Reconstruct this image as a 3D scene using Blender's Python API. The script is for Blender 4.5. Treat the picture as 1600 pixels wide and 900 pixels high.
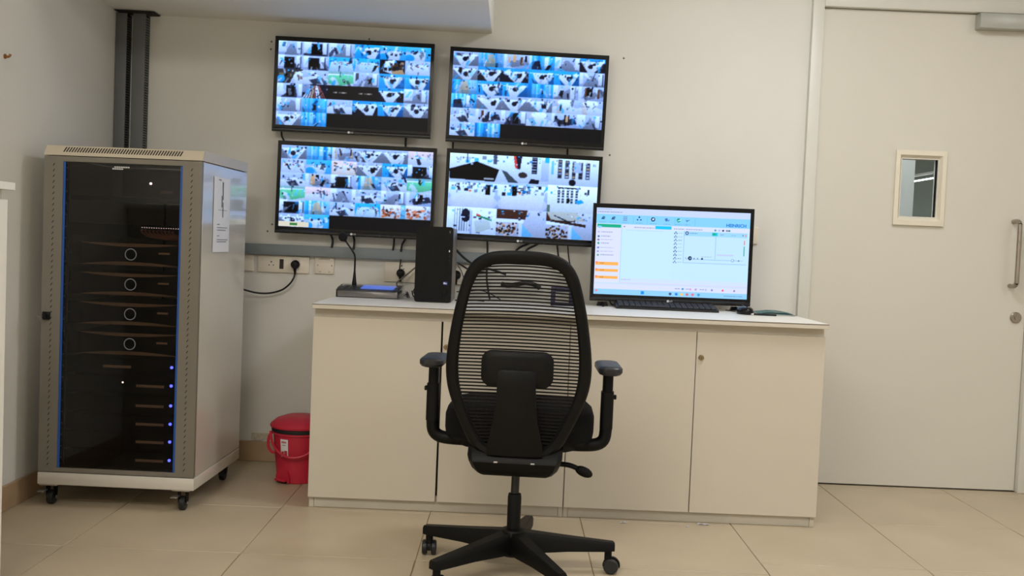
import bpy, bmesh, math, random
import numpy as np
from mathutils import Vector, Matrix

for o in list(bpy.data.objects):
    bpy.data.objects.remove(o, do_unlink=True)
SC = bpy.context.scene
COL = SC.collection
R = math.radians
rnd = random.Random(7)

# ------------------------------------------------------------------ camera
CAM_H = 1.07
pitch, roll = math.atan(68 / 1600), R(2.35)
fwd = Vector((0, math.cos(pitch), -math.sin(pitch)))
r0 = Vector((1, 0, 0)); u0 = r0.cross(fwd)
up = math.cos(roll) * u0 - math.sin(roll) * r0
rt = math.cos(roll) * r0 + math.sin(roll) * u0
cd = bpy.data.cameras.new('camera'); cam = bpy.data.objects.new('camera', cd); COL.objects.link(cam)
m = Matrix((rt, up, -fwd)).transposed().to_4x4(); m.translation = Vector((0, 0, CAM_H))
cam.matrix_world = m
cd.sensor_width = 36; cd.lens = 36.0; cd.clip_start = .02; cd.clip_end = 100
SC.camera = cam

# ------------------------------------------------------------------ world, lights, exposure
w = bpy.data.worlds.new('world'); SC.world = w; w.use_nodes = True
w.node_tree.nodes['Background'].inputs[0].default_value = (1, .96, .9, 1)
w.node_tree.nodes['Background'].inputs[1].default_value = .05
SC.view_settings.view_transform = 'Standard'; SC.view_settings.look = 'None'
SC.view_settings.gamma = 1; SC.view_settings.use_curve_mapping = False
SC.view_settings.exposure = 0.08
CEIL = 2.75
PANELS = [(1.25, 3.35), (1.25, .9), (-.9, .5), (2.95, 2.9), (2.7, -.4)]     # recessed ceiling panels; the large left one is added fill
PANEL_S = [.56, .56, 1.3, .56, .56]
PANEL_W = [21, 17, 54, 8, 10]
PANEL_C = [(.90, .93, 1.), (.90, .93, 1.), (1., .955, .885), (.90, .93, 1.), (.90, .93, 1.)]   # the left panel is an added, unseen warm fill
for (px, py), pw, pc, ps in zip(PANELS, PANEL_W, PANEL_C, PANEL_S):
    ld = bpy.data.lights.new('ceiling_panel_light', 'AREA'); ld.shape = 'SQUARE'; ld.size = ps
    ld.energy = pw; ld.color = pc
    lo = bpy.data.objects.new('ceiling_panel_light', ld); COL.objects.link(lo); lo.location = (px, py, CEIL - .03)

# ------------------------------------------------------------------ materials
def lin(c):
    return tuple(((v / 255) / 12.92 if v / 255 <= .04045 else ((v / 255 + .055) / 1.055) ** 2.4) for v in c)
MATS = {}
def mat(name, col, rough=.5, metal=0, var=0., scale=8., bump=0., bscale=60., spec=.5, emit=None, estr=1., coat=0.):
    if name in MATS: return MATS[name]
    m = bpy.data.materials.new(name); m.use_nodes = True; MATS[name] = m
    nt = m.node_tree; b = nt.nodes['Principled BSDF']
    c = lin(col)
    b.inputs['Roughness'].default_value = rough; b.inputs['Metallic'].default_value = metal
    b.inputs['Specular IOR Level'].default_value = spec; b.inputs['Coat Weight'].default_value = coat
    b.inputs['Coat Roughness'].default_value = .12
    tc = nt.nodes.new('ShaderNodeTexCoord')
    nz = nt.nodes.new('ShaderNodeTexNoise'); nz.inputs['Scale'].default_value = scale; nz.inputs['Detail'].default_value = 5
    nt.links.new(tc.outputs['Object'], nz.inputs['Vector'])
    rp = nt.nodes.new('ShaderNodeValToRGB')
    rp.color_ramp.elements[0].position = .3; rp.color_ramp.elements[1].position = .7
    rp.color_ramp.elements[0].color = (*[v * (1 - var) for v in c], 1)
    rp.color_ramp.elements[1].color = (*[min(1, v * (1 + var)) for v in c], 1)
    nt.links.new(nz.outputs['Fac'], rp.inputs['Fac']); nt.links.new(rp.outputs['Color'], b.inputs['Base Color'])
    if bump:
        n2 = nt.nodes.new('ShaderNodeTexNoise'); n2.inputs['Scale'].default_value = bscale; n2.inputs['Detail'].default_value = 3
        nt.links.new(tc.outputs['Object'], n2.inputs['Vector'])
        bp = nt.nodes.new('ShaderNodeBump'); bp.inputs['Strength'].default_value = bump; bp.inputs['Distance'].default_value = .004
        nt.links.new(n2.outputs['Fac'], bp.inputs['Height']); nt.links.new(bp.outputs['Normal'], b.inputs['Normal'])
    if emit:
        b.inputs['Emission Color'].default_value = (*lin(emit), 1); b.inputs['Emission Strength'].default_value = estr
    return m
def glass_mat(name, tint, refl=.06, rough=.02):
    if name in MATS: return MATS[name]
    m = bpy.data.materials.new(name); m.use_nodes = True; MATS[name] = m
    nt = m.node_tree; nt.nodes.clear()
    o = nt.nodes.new('ShaderNodeOutputMaterial'); t = nt.nodes.new('ShaderNodeBsdfTransparent'); g = nt.nodes.new('ShaderNodeBsdfGlossy')
    mx = nt.nodes.new('ShaderNodeMixShader'); fr = nt.nodes.new('ShaderNodeFresnel'); fr.inputs['IOR'].default_value = 1.45
    t.inputs['Color'].default_value = (*tint, 1); g.inputs['Roughness'].default_value = rough
    nt.links.new(fr.outputs[0], mx.inputs[0]); nt.links.new(t.outputs[0], mx.inputs[1]); nt.links.new(g.outputs[0], mx.inputs[2])
    nt.links.new(mx.outputs[0], o.inputs['Surface'])
    return m
def screen_mat(name, strength=1.):
    if name in MATS: return MATS[name]
    m = bpy.data.materials.new(name); m.use_nodes = True; MATS[name] = m
    nt = m.node_tree; b = nt.nodes['Principled BSDF']
    b.inputs['Base Color'].default_value = (.004, .004, .005, 1); b.inputs['Roughness'].default_value = .3; b.inputs['Specular IOR Level'].default_value = .12
    a = nt.nodes.new('ShaderNodeVertexColor'); a.layer_name = 'picture'
    nt.links.new(a.outputs['Color'], b.inputs['Emission Color']); b.inputs['Emission Strength'].default_value = strength
    return m

M_WALL = mat('wall_paint', (222, 220, 212), .62, var=.025, scale=1.7, bump=.06, bscale=35)
M_CEIL = mat('ceiling_paint', (238, 234, 225), .7, var=.02, scale=2)
M_TILE = mat('floor_tile', (186, 171, 145), .38, var=.07, scale=3.2, bump=.02, bscale=20)
M_GROUT = mat('grout', (150, 130, 104), .85, var=.1, scale=30)
M_SKIRT = mat('skirting_tile', (172, 145, 114), .4, var=.09, scale=7)
M_DOOR = mat('door_laminate', (214, 210, 197), .42, var=.02, scale=1.2)
M_FRAME = mat('door_frame_paint', (216, 214, 204), .4, var=.015)
M_VISION = mat('vision_frame_paint', (228, 221, 201), .4, var=.015)
M_STEEL = mat('brushed_steel', (168, 160, 148), .32, 1, var=.06, scale=40)
M_CLOSER = mat('closer_silver', (176, 178, 170), .38, .35, var=.02)
M_LAM = mat('cabinet_laminate', (206, 198, 182), .45, var=.02, scale=1.5)
M_WTOP = mat('worktop_laminate', (238, 235, 226), .38, var=.01)
M_EDGE = mat('worktop_edge_dark', (88, 76, 62), .5, var=.05)
M_PLINTH = mat('plinth_laminate', (198, 192, 178), .5, var=.05, scale=5)
M_GAP = mat('cabinet_interior', (60, 54, 48), .8, var=.05)
M_RGREY = mat('rack_grey', (122, 117, 106), .45, .1, var=.03, bump=.05, bscale=300)
M_RBEI = mat('rack_beige', (205, 200, 188), .3, var=.02, coat=1.)
M_RTOP = mat('rack_top_beige', (196, 186, 166), .45, var=.02)
M_RBLACK = mat('rack_black', (14, 13, 12), .6, spec=.15, var=.1)
M_BLUE = mat('blue_edge_film', (30, 84, 165), .4, var=.04)
M_SLOT = mat('slot_dark', (34, 30, 26), .9)
M_RGLASS = glass_mat('smoked_glass', (.62, .60, .58))
M_CLEAR = glass_mat('clear_glass', (.94, .97, .97))
M_STRIP = mat('amp_sheen', (196, 160, 128), .4, .2, var=.05, scale=20)  # brown reflection on the curved amplifier bevels, put into the colour
M_LABEL = mat('unit_label', (226, 186, 150), .5, var=.12, scale=120)
M_RING = mat('ring_emissive', (225, 225, 225), .3, .2, emit=(200, 205, 210), estr=.35)  # pale grey ring with a weak emission
M_LEDB = mat('led_blue', (60, 60, 255), .3, emit=(70, 80, 255), estr=9)
M_LEDW = mat('led_white', (255, 240, 240), .3, emit=(255, 225, 225), estr=5)
M_COPPER = mat('patch_cable_brown', (150, 92, 66), .5, var=.2, scale=60)
M_BLK = mat('black_plastic', (11, 11, 12), .48, spec=.3, var=.08, scale=40)
M_BLKG = mat('black_gloss', (7, 7, 8), .22, spec=.3, var=.05)
M_BEZ = mat('tv_bezel', (34, 33, 32), .26, .2, var=.04)
M_CHAIR = mat('chair_plastic', (8, 8, 8), .5, spec=.2, var=.08, scale=30, bump=.06, bscale=500)
M_ARM = mat('armrest_pad', (34, 36, 41), .42, var=.05)
M_SEAT = mat('seat_fabric', (8, 8, 9), .9, var=.2, scale=200, bump=.25, bscale=700, spec=.2)
M_BAND = mat('mesh_band', (16, 14, 13), .8, var=.1, spec=.2)
M_RUB = mat('wheel_rubber', (26, 26, 28), .5, var=.08)
M_ZINC = mat('zinc_steel', (150, 148, 144), .4, .8, var=.05)
M_CABLE = mat('cable_black', (18, 17, 17), .55)
M_CABLEG = mat('cable_grey', (110, 106, 100), .55)
M_DUCT = mat('wiring_duct_grey', (100, 102, 101), .55, var=.03)
M_TRUNK = mat('trunking_grey', (126, 134, 136), .5, var=.02)
M_PLATE = mat('socket_plate', (231, 222, 205), .38, var=.015)
M_RED = mat('bin_red', (196, 38, 62), .42, var=.04, scale=6)
M_BAG = mat('bin_liner_black', (16, 15, 16), .6)
M_PAPER = mat('paper_white', (232, 232, 234), .7, var=.02)
M_INK = mat('ink_grey', (120, 120, 128), .8)
M_WHITE = mat('mark_white', (225, 225, 225), .5)
M_TOWER = mat('tower_black', (9, 9, 10), .45, spec=.2, var=.1, scale=14)
M_TSIDE = mat('tower_side_grey', (116, 108, 98), .4, .4, var=.04)
M_STICK = mat('sticker_blue', (52, 74, 150), .4)
M_KEYS = mat('key_black', (52, 54, 64), .5, var=.1)
M_MICB = mat('console_grey', (132, 130, 126), .3, .2, var=.06)
M_LCD = mat('console_lcd', (70, 100, 200), .3, emit=(96, 132, 232), estr=.75)
M_FILM = glass_mat('plastic_wrap', (.93, .93, .94), rough=.12)
M_TEAL = mat('folder_teal', (126, 168, 164), .5, var=.04)
M_NAVY = mat('navy_plastic', (36, 36, 70), .45, var=.05)
M_BRASS = mat('lock_brass', (150, 132, 100), .35, .8, var=.05)
M_HOOK = mat('hook_brown', (140, 92, 44), .5, .2)
M_HALL = mat('hall_grey', (150, 162, 160), .7, var=.04)
M_HALLW = mat('lobby_white', (226, 228, 232), .6, var=.01)
M_DIFF = mat('panel_diffuser', (255, 250, 240), .6, emit=(255, 246, 236), estr=2.5)
M_TUBE = mat('tube_lamp', (255, 255, 255), .5, emit=(245, 250, 255), estr=6)
M_SCREEN = screen_mat('tv_picture', 1.12)

# ------------------------------------------------------------------ mesh helpers
def NB(): return bmesh.new()
def box(bm, x0, x1, y0, y1, z0, z1, bev=0., seg=2):
    v = [bm.verts.new((x, y, z)) for x in (x0, x1) for y in (y0, y1) for z in (z0, z1)]
    f = [(0, 1, 3, 2), (4, 6, 7, 5), (0, 4, 5, 1), (2, 3, 7, 6), (0, 2, 6, 4), (1, 5, 7, 3)]
    fs = [bm.faces.new([v[i] for i in q]) for q in f]
    if bev:
        es = list({e for q in fs for e in q.edges})
        bmesh.ops.bevel(bm, geom=es, offset=bev, segments=seg, affect='EDGES', profile=.5)
    return bm
def B(*a, **k): return box(NB(), *a, **k)
def ring_frame(bm, x0, x1, z0, z1, t, y0, y1, tb=None, tt=None):
    tb = t if tb is None else tb; tt = t if tt is None else tt
    box(bm, x0, x0 + t, y0, y1, z0, z1); box(bm, x1 - t, x1, y0, y1, z0, z1)
    box(bm, x0 + t, x1 - t, y0, y1, z0, z0 + tb); box(bm, x0 + t, x1 - t, y0, y1, z1 - tt, z1)
    return bm
def catmull(P, n, closed=False):
    P = [Vector(p) for p in P]; L = len(P); out = []
    rng = L if closed else L - 1
    for i in range(rng):
        if closed: a, b, c, d = P[i - 1], P[i], P[(i + 1) % L], P[(i + 2) % L]
        else: a, b, c, d = P[max(i - 1, 0)], P[i], P[i + 1], P[min(i + 2, L - 1)]
        for k in range(n):
            t = k / n
            out.append(.5 * ((2 * b) + (c - a) * t + (2 * a - 5 * b + 4 * c - d) * t * t + (3 * b - a - 3 * c + d) * t ** 3))
    if not closed: out.append(P[-1])
    return out
def tube(bm, pts, r, seg=8, n=6, rr=None):
    """swept round tube through pts; rr = optional radius per control point"""
    P = catmull(pts, n) if n > 1 else [Vector(p) for p in pts]
    rad = [r] * len(P)
    if rr: rad = [rr[min(i // max(n, 1), len(rr) - 1)] * (1 - (i % n) / n) + rr[min(i // n + 1, len(rr) - 1)] * ((i % n) / n) for i in range(len(P))]
    rings = []; nrm = None
    for i, p in enumerate(P):
        t = (P[min(i + 1, len(P) - 1)] - P[max(i - 1, 0)]).normalized()
        if nrm is None:
            nrm = t.orthogonal().normalized()
        nrm = (nrm - t * nrm.dot(t)).normalized(); bn = t.cross(nrm)
        rings.append([bm.verts.new(p + rad[i] * (math.cos(2 * math.pi * k / seg) * nrm + math.sin(2 * math.pi * k / seg) * bn)) for k in range(seg)])
    for a, b in zip(rings, rings[1:]):
        for k in range(seg): bm.faces.new((a[k], a[(k + 1) % seg], b[(k + 1) % seg], b[k]))
    bm.faces.new(rings[0][::-1]); bm.faces.new(rings[-1])
    return bm
def cyl(bm, p0, p1, r0, r1=None, seg=20):
    return tube(bm, [p0, p1], r0, seg, 1) if r1 is None else cone(bm, p0, p1, r0, r1, seg)
def cone(bm, p0, p1, ra, rb, seg=20):
    p0, p1 = Vector(p0), Vector(p1); t = (p1 - p0).normalized(); n = t.orthogonal().normalized(); b = t.cross(n)
    A, C = [[bm.verts.new(p + r_ * (math.cos(2 * math.pi * k / seg) * n + math.sin(2 * math.pi * k / seg) * b)) for k in range(seg)] for p, r_ in ((p0, ra), (p1, rb))]
    for k in range(seg): bm.faces.new((A[k], A[(k + 1) % seg], C[(k + 1) % seg], C[k]))
    bm.faces.new(A[::-1]); bm.faces.new(C)
    return bm
def lathe(bm, prof, c=(0, 0, 0), seg=28, axis='Z', sx=1., sy=1.):
    rings = []
    def tr(r_, h, a):
        x, y = r_ * math.cos(a) * sx, r_ * math.sin(a) * sy
        q = {'Z': (x, y, h), 'Y': (x, h, y), 'X': (h, x, y)}[axis]
        return (q[0] + c[0], q[1] + c[1], q[2] + c[2])
    for r_, h in prof:
        rings.append([bm.verts.new(tr(max(r_, 1e-5), h, 2 * math.pi * k / seg)) for k in range(seg)])
    for a, b in zip(rings, rings[1:]):
        for k in range(seg): bm.faces.new((a[k], a[(k + 1) % seg], b[(k + 1) % seg], b[k]))
    bm.faces.new(rings[0][::-1]); bm.faces.new(rings[-1])
    return bm
def prism(bm, poly, y0, y1, axis='Y'):
    """polygon (a, b) extruded along axis"""
    def P(a, b, h): return {'Y': (a, h, b), 'Z': (a, b, h), 'X': (h, a, b)}[axis]
    A = [bm.verts.new(P(a, b, y0)) for a, b in poly]; C = [bm.verts.new(P(a, b, y1)) for a, b in poly]
    n = len(poly)
    for k in range(n): bm.faces.new((A[k], A[(k + 1) % n], C[(k + 1) % n], C[k]))
    bm.faces.new(A[::-1]); bm.faces.new(C)
    return bm
def rrect(cx, cz, w_, h_, r_, n=5):
    pts = []
    for (sx, sz, a0) in ((1, 1, 0), (-1, 1, 90), (-1, -1, 180), (1, -1, 270)):
        for k in range(n + 1):
            a = R(a0 + 90 * k / n)
            pts.append((cx + sx * (w_ / 2 - r_) + r_ * math.cos(a), cz + sz * (h_ / 2 - r_) + r_ * math.sin(a)))
    return pts
def torus(bm, c, ra, rb, seg=32, s2=8, axis='Y'):
    rings = []
    for i in range(seg):
        a = 2 * math.pi * i / seg; ring = []
        for j in range(s2):
            b = 2 * math.pi * j / s2; r_ = ra + rb * math.cos(b); h = rb * math.sin(b)
            q = {'Y': (r_ * math.cos(a), h, r_ * math.sin(a)), 'Z': (r_ * math.cos(a), r_ * math.sin(a), h)}[axis]
            ring.append(bm.verts.new((q[0] + c[0], q[1] + c[1], q[2] + c[2])))
        rings.append(ring)
    for i in range(seg):
        for j in range(s2):
            bm.faces.new((rings[i][j], rings[(i + 1) % seg][j], rings[(i + 1) % seg][(j + 1) % s2], rings[i][(j + 1) % s2]))
    return bm
def ball(bm, c, r_, seg=14, s=(1, 1, 1)):
    g = bmesh.ops.create_uvsphere(bm, u_segments=seg, v_segments=seg // 2 + 1, radius=1)
    for v in g['verts']: v.co = Vector((v.co.x * r_ * s[0] + c[0], v.co.y * r_ * s[1] + c[1], v.co.z * r_ * s[2] + c[2]))
    return bm
def xf(bm, M):
    bmesh.ops.transform(bm, matrix=M, verts=bm.verts); return bm

def obj(name, bm, material, parent=None, kind=None):
    me = bpy.data.meshes.new(name)
    bmesh.ops.recalc_face_normals(bm, faces=bm.faces)
    bm.to_mesh(me); bm.free()
    me.polygons.foreach_set('use_smooth', [True] * len(me.polygons))
    me.set_sharp_from_angle(angle=R(38))
    me.materials.append(material)
    o = bpy.data.objects.new(name, me); COL.objects.link(o)
    if parent is not None: o.parent = parent
    if kind: o['kind'] = kind
    return o
def tag(o, label, cat, group=None):
    o['label'] = label; o['category'] = cat
    if group: o['group'] = group
    return o
def thing(name, label, cat, loc=(0, 0, 0), rz=0, group=None):
    o = bpy.data.objects.new(name, None); COL.objects.link(o); o.empty_display_size = .05
    o.location = loc; o.rotation_euler = (0, 0, rz)
    return tag(o, label, cat, group)
def part(t, name, bm, material, world=False, sub=None, kind=None, label=None):
    """part of thing t; world=True: bm is in world coordinates and t has no rotation"""
    if world: bmesh.ops.translate(bm, verts=bm.verts, vec=-Vector(t.location))
    o = obj(name, bm, material, sub if sub is not None else t, kind)
    if label: o['label'] = label
    return o
def struct(name, bm, material, parent=None):
    o = obj(name, bm, material, parent)
    if parent is None: o['kind'] = 'structure'
    return o
def text_mesh(s, size, extr=.0004, align='CENTER', bold=0.):
    cu = bpy.data.curves.new('t', 'FONT'); cu.body = s; cu.size = size; cu.extrude = extr; cu.align_x = align; cu.align_y = 'CENTER'
    cu.resolution_u = 3; cu.offset = bold
    o = bpy.data.objects.new('t', cu); COL.objects.link(o)
    dg = bpy.context.evaluated_depsgraph_get(); dg.update()
    me = bpy.data.meshes.new_from_object(o.evaluated_get(dg))
    bpy.data.objects.remove(o, do_unlink=True); bpy.data.curves.remove(cu)
    bm = NB(); bm.from_mesh(me); bpy.data.meshes.remove(me)
    xf(bm, Matrix.Rotation(R(90), 4, 'X'))            # text now stands upright facing -Y
    return bm

# ------------------------------------------------------------------ the room
XL, XR, YB, YF = -1.865, 3.7, 4.8, -1.6
WT = .14
DX0, DX1, DZ = 1.335, 2.465, 2.285              # door opening incl. frame
def wall_with_hole():
    bm = NB()
    box(bm, XL - WT, DX0, YB, YB + WT, 0, CEIL); box(bm, DX1, XR + WT, YB, YB + WT, 0, CEIL)
    box(bm, DX0, DX1, YB, YB + WT, DZ, CEIL)
    return bm
struct('wall_back', wall_with_hole(), M_WALL)
struct('wall_left', B(XL - WT, XL, YF, YB, 0, CEIL), M_WALL)
struct('wall_right', B(XR, XR + WT, YF, YB, 0, CEIL), M_WALL)
struct('wall_front', B(XL - WT, XR + WT, YF - WT, YF, 0, CEIL), M_WALL)
ceil = struct('ceiling', B(XL - WT, XR + WT, YF - WT, YB + WT, CEIL, CEIL + .1), M_CEIL)
# dropped bulkhead over the left half of the room; its underside runs very slightly out of level
bm = NB()
prism(bm, [(XL, 2.068), (-.16, 2.041), (-.142, 2.046), (-.136, 2.062), (-.136, CEIL), (XL, CEIL)], 3.85, YB - .0005, 'Y')
struct('bulkhead', bm, M_CEIL, ceil)

floor = struct('floor', B(XL - WT, XR + WT, YF - WT, YB + WT, -.08, -.003), M_GROUT)
TX = [-1.865, -1.467, -.871, -.286, .306, .902, 1.481, 2.062, 2.652, 3.242, 3.70]
def rows(off):
    r_ = [off + .594 * k for k in range(-9, 4)]
    return [YF] + [y for y in r_ if YF + .03 < y < YB - .02] + [YB]
for i in range(len(TX) - 1):
    ys = rows(3.392 if TX[i] < .8 else 4.11 - .594)
    for a, b in zip(ys, ys[1:]):
        g = .0016
        struct('floor_tile', B(TX[i] + g, TX[i + 1] - g, a + g, b - g, -.012, rnd.uniform(-.0006, 0), bev=.0012, seg=1), M_TILE, floor)
def skirting(name, segs, axis):
    root = None
    for k, (a, b) in enumerate(segs):
        bm = B(a, b, YB - .012, YB, 0, .095, bev=.002, seg=1) if axis == 'X' else B(XL, XL + .012, a, b, 0, .095, bev=.002, seg=1)
        if root is None: root = struct(name, bm, M_SKIRT)
        else: struct('skirting_tile', bm, M_SKIRT, root)
skirting('baseboard_back', [(XL + .012, -1.468), (-1.466, -.872), (-.87, -.287), (-.285, .305), (.307, .901), (.903, DX0)], 'X')
skirting('baseboard_left', [(4.2, YB - .012), (3.606, 4.198), (3.012, 3.604), (2.418, 3.01)], 'Y')
# flaking strip of plaster above the skirting
def flake():
    bm = NB(); r2 = random.Random(3)
    top = [(x, .128 + .004 * math.sin(9 * x) + r2.uniform(0, .004)) for x in np.linspace(-1.2, -.8, 20)]
    bot = [(x, .096 + r2.uniform(0, .012)) for x in np.linspace(-.8, -1.2, 20)]
    return prism(bm, bot + top, YB - .006, YB - .0005, 'Y')
struct('trim_1', flake(), mat('flaking_paint', (198, 188, 168), .8, var=.16, scale=60, bump=.6, bscale=90))

# ---- door
d = bpy.data.objects.new('door_1', None); COL.objects.link(d); d.location = (1.39, YB, 0); d['kind'] = 'structure'
d['label'] = 'cream flush door with small vision panel and steel pull handle'
def dp(name, bm, mt, sub=None, lab=None): return part(d, name, bm, mt, True, sub, None, lab)
fr = dp('door_frame', B(DX0, 1.388, YB - .03, YB + .1, 0, DZ, bev=.003), M_FRAME)
dp('frame_post', B(2.412, DX1, YB - .03, YB + .1, 0, DZ, bev=.003), M_FRAME, None)
dp('frame_head', B(1.388, 2.412, YB - .03, YB + .1, 2.226, DZ, bev=.003), M_FRAME, None)
VX0, VX1, VZ0, VZ1 = 1.795, 1.963, 1.277, 1.544
bm = NB(); LY0, LY1 = YB, YB + .045
box(bm, 1.391, VX0, LY0, LY1, .006, 2.222); box(bm, VX1, 2.409, LY0, LY1, .006, 2.222)
box(bm, VX0, VX1, LY0, LY1, .006, VZ0); box(bm, VX0, VX1, LY0, LY1, VZ1, 2.222)
leaf = dp('door_leaf', bm, M_DOOR)
# bevelled vision frame, four mitred sides
def mitre(o, i, yo, yi):
    (ox0, ox1, oz0, oz1), (ix0, ix1, iz0, iz1) = o, i
    oc = [(ox0, oz0), (ox1, oz0), (ox1, oz1), (ox0, oz1)]; ic = [(ix0, iz0), (ix1, iz0), (ix1, iz1), (ix0, iz1)]
    mid = [((a[0] * .45 + b[0] * .55), (a[1] * .45 + b[1] * .55)) for a, b in zip(oc, ic)]
    bm = NB(); L = []
    for pts, y in ((oc, YB + .001), (oc, yo), (mid, yo - .002), (ic, yi), (ic, YB + .03)):
        L.append([bm.verts.new((x, y, z)) for x, z in pts])
    for a, b in zip(L, L[1:]):
        for k in range(4): bm.faces.new((a[k], a[(k + 1) % 4], b[(k + 1) % 4], b[k]))
    return bm
vf = dp('vision_frame', mitre((1.762, 1.998, 1.236, 1.584), (VX0, VX1, VZ0, VZ1), YB - .014, YB + .008), M_VISION)
dp('vision_pane', B(VX0, VX1, YB + .02, YB + .026, VZ0, VZ1), M_CLEAR, leaf)
dp('pane_edge_strip', B(VX1 - .006, VX1 - .001, YB + .012, YB + .02, VZ0, VZ1), M_BLK, leaf)  # thin black strip along the right edge of the pane
bm = NB(); tube(bm, [(2.33, YB, 1.272), (2.33, YB - .045, 1.272), (2.33, YB - .062, 1.258), (2.33, YB - .065, 1.235), (2.33, YB - .065, 1.01), (2.33, YB - .062, .986), (2.33, YB - .045, .972), (2.33, YB, .972)], .0105, 12, 5)
dp('pull_handle', bm, M_STEEL, leaf, 'brushed steel pull handle')
bm = NB(); lathe(bm, [(.026, 0), (.026, -.006), (.022, -.010), (.010, -.010), (.0095, -.016), (.0001, -.016)], (2.366, YB, .824), 24, 'Y')
lk = dp('lock_rose', bm, M_STEEL, leaf)
dp('door_closer', B(2.095, 2.408, YB - .06, YB, 2.15, 2.218, bev=.003), M_CLOSER, leaf, 'silver door closer box')

# ---- lobby and hall seen through the vision panel
struct('wall_lobby', B(1.0, 2.03, 5.25, 5.33, 0, 2.75), M_HALLW)
struct('wall_hall_left', B(.9, 1.0, YB + WT, 14.5, 0, 2.8), M_HALL)
struct('wall_hall_right', B(9.0, 9.1, YB + WT, 14.5, 0, 2.8), M_HALL)
struct('wall_hall_back', B(.9, 9.1, 14.5, 14.6, 0, 2.8), M_HALL)
struct('wall_hall_front', B(XR + WT, 9.1, YB, YB + WT, 0, 2.8), M_HALL)
hc = struct('ceiling_hall', B(.9, 9.1, YB + WT, 14.6, 2.8, 2.9), M_HALL)
for y in (6.5, 8.5, 10.5, 12.5): struct('ceiling_beam', B(1.0, 9.0, y, y + .25, 2.55, 2.8), M_HALL, hc)
struct('floor_hall', B(.9, 9.1, YB + WT, 14.6, -.08, -.003), M_TILE)
t = thing('tube_lamp', 'white tube lamp hanging in the grey hall beyond the door pane', 'lamp', (4.4, 11.5, 1.97))
bm = NB(); cyl(bm, (-.8, .5, -.19), (.8, -.5, .15), .008, seg=12); part(t, 'tube', bm, M_TUBE)
bm = NB(); box(bm, -.3, .3, -.02, .02, .03, .055); xf(bm, Matrix.Rotation(R(-32), 4, 'Z') @ Matrix.Rotation(R(-10), 4, 'Y')); part(t, 'fitting', bm, M_WHITE)
bm = NB(); cyl(bm, (-.2, .125, .0), (-.2, .125, .83), .006, seg=6); part(t, 'suspension_wire', bm, M_ZINC)
bm = NB(); cyl(bm, (.2, -.125, .06), (.2, -.125, .83), .006, seg=6); part(t, 'suspension_wire', bm, M_ZINC)
ld = bpy.data.lights.new('hall_fill', 'AREA'); ld.energy = 190; ld.size = 2; ld.color = (.93, .98, 1)  # added fill without a fixture, kept out of view, brightens the hall
lo = bpy.data.objects.new('hall_fill', ld); COL.objects.link(lo); lo.location = (6.3, 9.5, 2.52)
ld = bpy.data.lights.new('lobby_fill', 'AREA'); ld.energy = 20; ld.size = .3; ld.color = (.95, .98, 1)  # added unseen fill that brightens the white lobby wall
lo = bpy.data.objects.new('lobby_fill', ld); COL.objects.link(lo); lo.location = (1.5, 5.09, 2.7)

# ---- ceiling light panels (above the frame)
for (px, py), ps in zip(PANELS, PANEL_S):
    lab = 'added large warm fill panel in the high white ceiling' if ps > 1 else 'square recessed light panel in the high white ceiling'
    t = thing('ceiling_light', lab, 'ceiling light', (px, py, CEIL), 0, 'ceiling light panels')
    h = ps / 2 + .01; e = h + .02; bm = NB()
    for a in ((-e, e, -e, -h), (-e, e, h, e), (-e, -h, -h, h), (h, e, -h, h)): box(bm, a[0], a[1], a[2], a[3], -.018, 0)
    part(t, 'frame', bm, M_WHITE)
    part(t, 'diffuser', B(-h, h, -h, h, -.012, 0), M_DIFF)

# ------------------------------------------------------------------ low cabinets and worktop
CY = 4.0
def cabinet(label, x0, x1, seams, lock_x, gaps):
    t = thing('storage_cabinet', label, 'cabinet', ((x0 + x1) / 2, CY, 0), 0, 'storage cabinets under the worktop')
    bm = NB(); yb = 4.62
    box(bm, x0, x0 + .018, CY + .02, yb, .0, .79); box(bm, x1 - .018, x1, CY + .02, yb, .0, .79)
    box(bm, x0 + .018, x1 - .018, CY + .02, yb, .045, .062); box(bm, x0 + .018, x1 - .018, yb - .01, yb, .062, .79)
    box(bm, x0 + .018, x1 - .018, CY + .02, yb - .01, .755, .79)
    part(t, 'carcass', bm, M_LAM, True)
    part(t, 'interior', B(x0 + .019, x1 - .019, CY + .04, CY + .045, .062, .754), M_GAP, True)
    part(t, 'plinth', B(x0 + .019, x1 - .019, CY + .021, CY + .036, 0, .044, bev=.001, seg=1), M_PLINTH, True)
    edges = [x0 - .002] + [None] + [x1 + .002]
    for (a, b) in seams:
        dr = part(t, 'door', B(a, b, CY, CY + .018, .043, .758, bev=.0012, seg=1), M_LAM, True)
        if a < lock_x < b:
            bm = NB(); lathe(bm, [(.0105, 0), (.0105, -.006), (.008, -.009), (.003, -.009), (.003, -.0085), (.0001, -.0085)], (lock_x, CY, .658), 18, 'Y')
            part(t, 'cam_lock', bm, M_BRASS, True, dr, label='small round brass cam lock')
            part(t, 'key_slot', B(lock_x - .001, lock_x + .001, CY - .0095, CY - .0088, .654, .662), M_BLK, True, dr)
    return t
cabinet('low cream cabinet with two flush doors beside the red bin', -.77, .236, [(-.772, -.270), (-.2625, .2345)], -.248, 0)
cabinet('low cream cabinet with two flush doors next to the door with vision panel', .238, 1.234, [(.2375, .7305), (.7335, 1.236)], .752, 0)
t = thing('worktop', 'long white worktop with dark edge lying over both low cabinets', 'worktop', (.23, 4.33, .79))
part(t, 'slab', B(-.773, 1.238, 3.972, 4.69, .7905, .8065, bev=.001, seg=1), M_LAM, True)
part(t, 'top_laminate', B(-.7725, 1.2375, 3.9735, 4.69, .809, .8105), M_WTOP, True)
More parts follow.
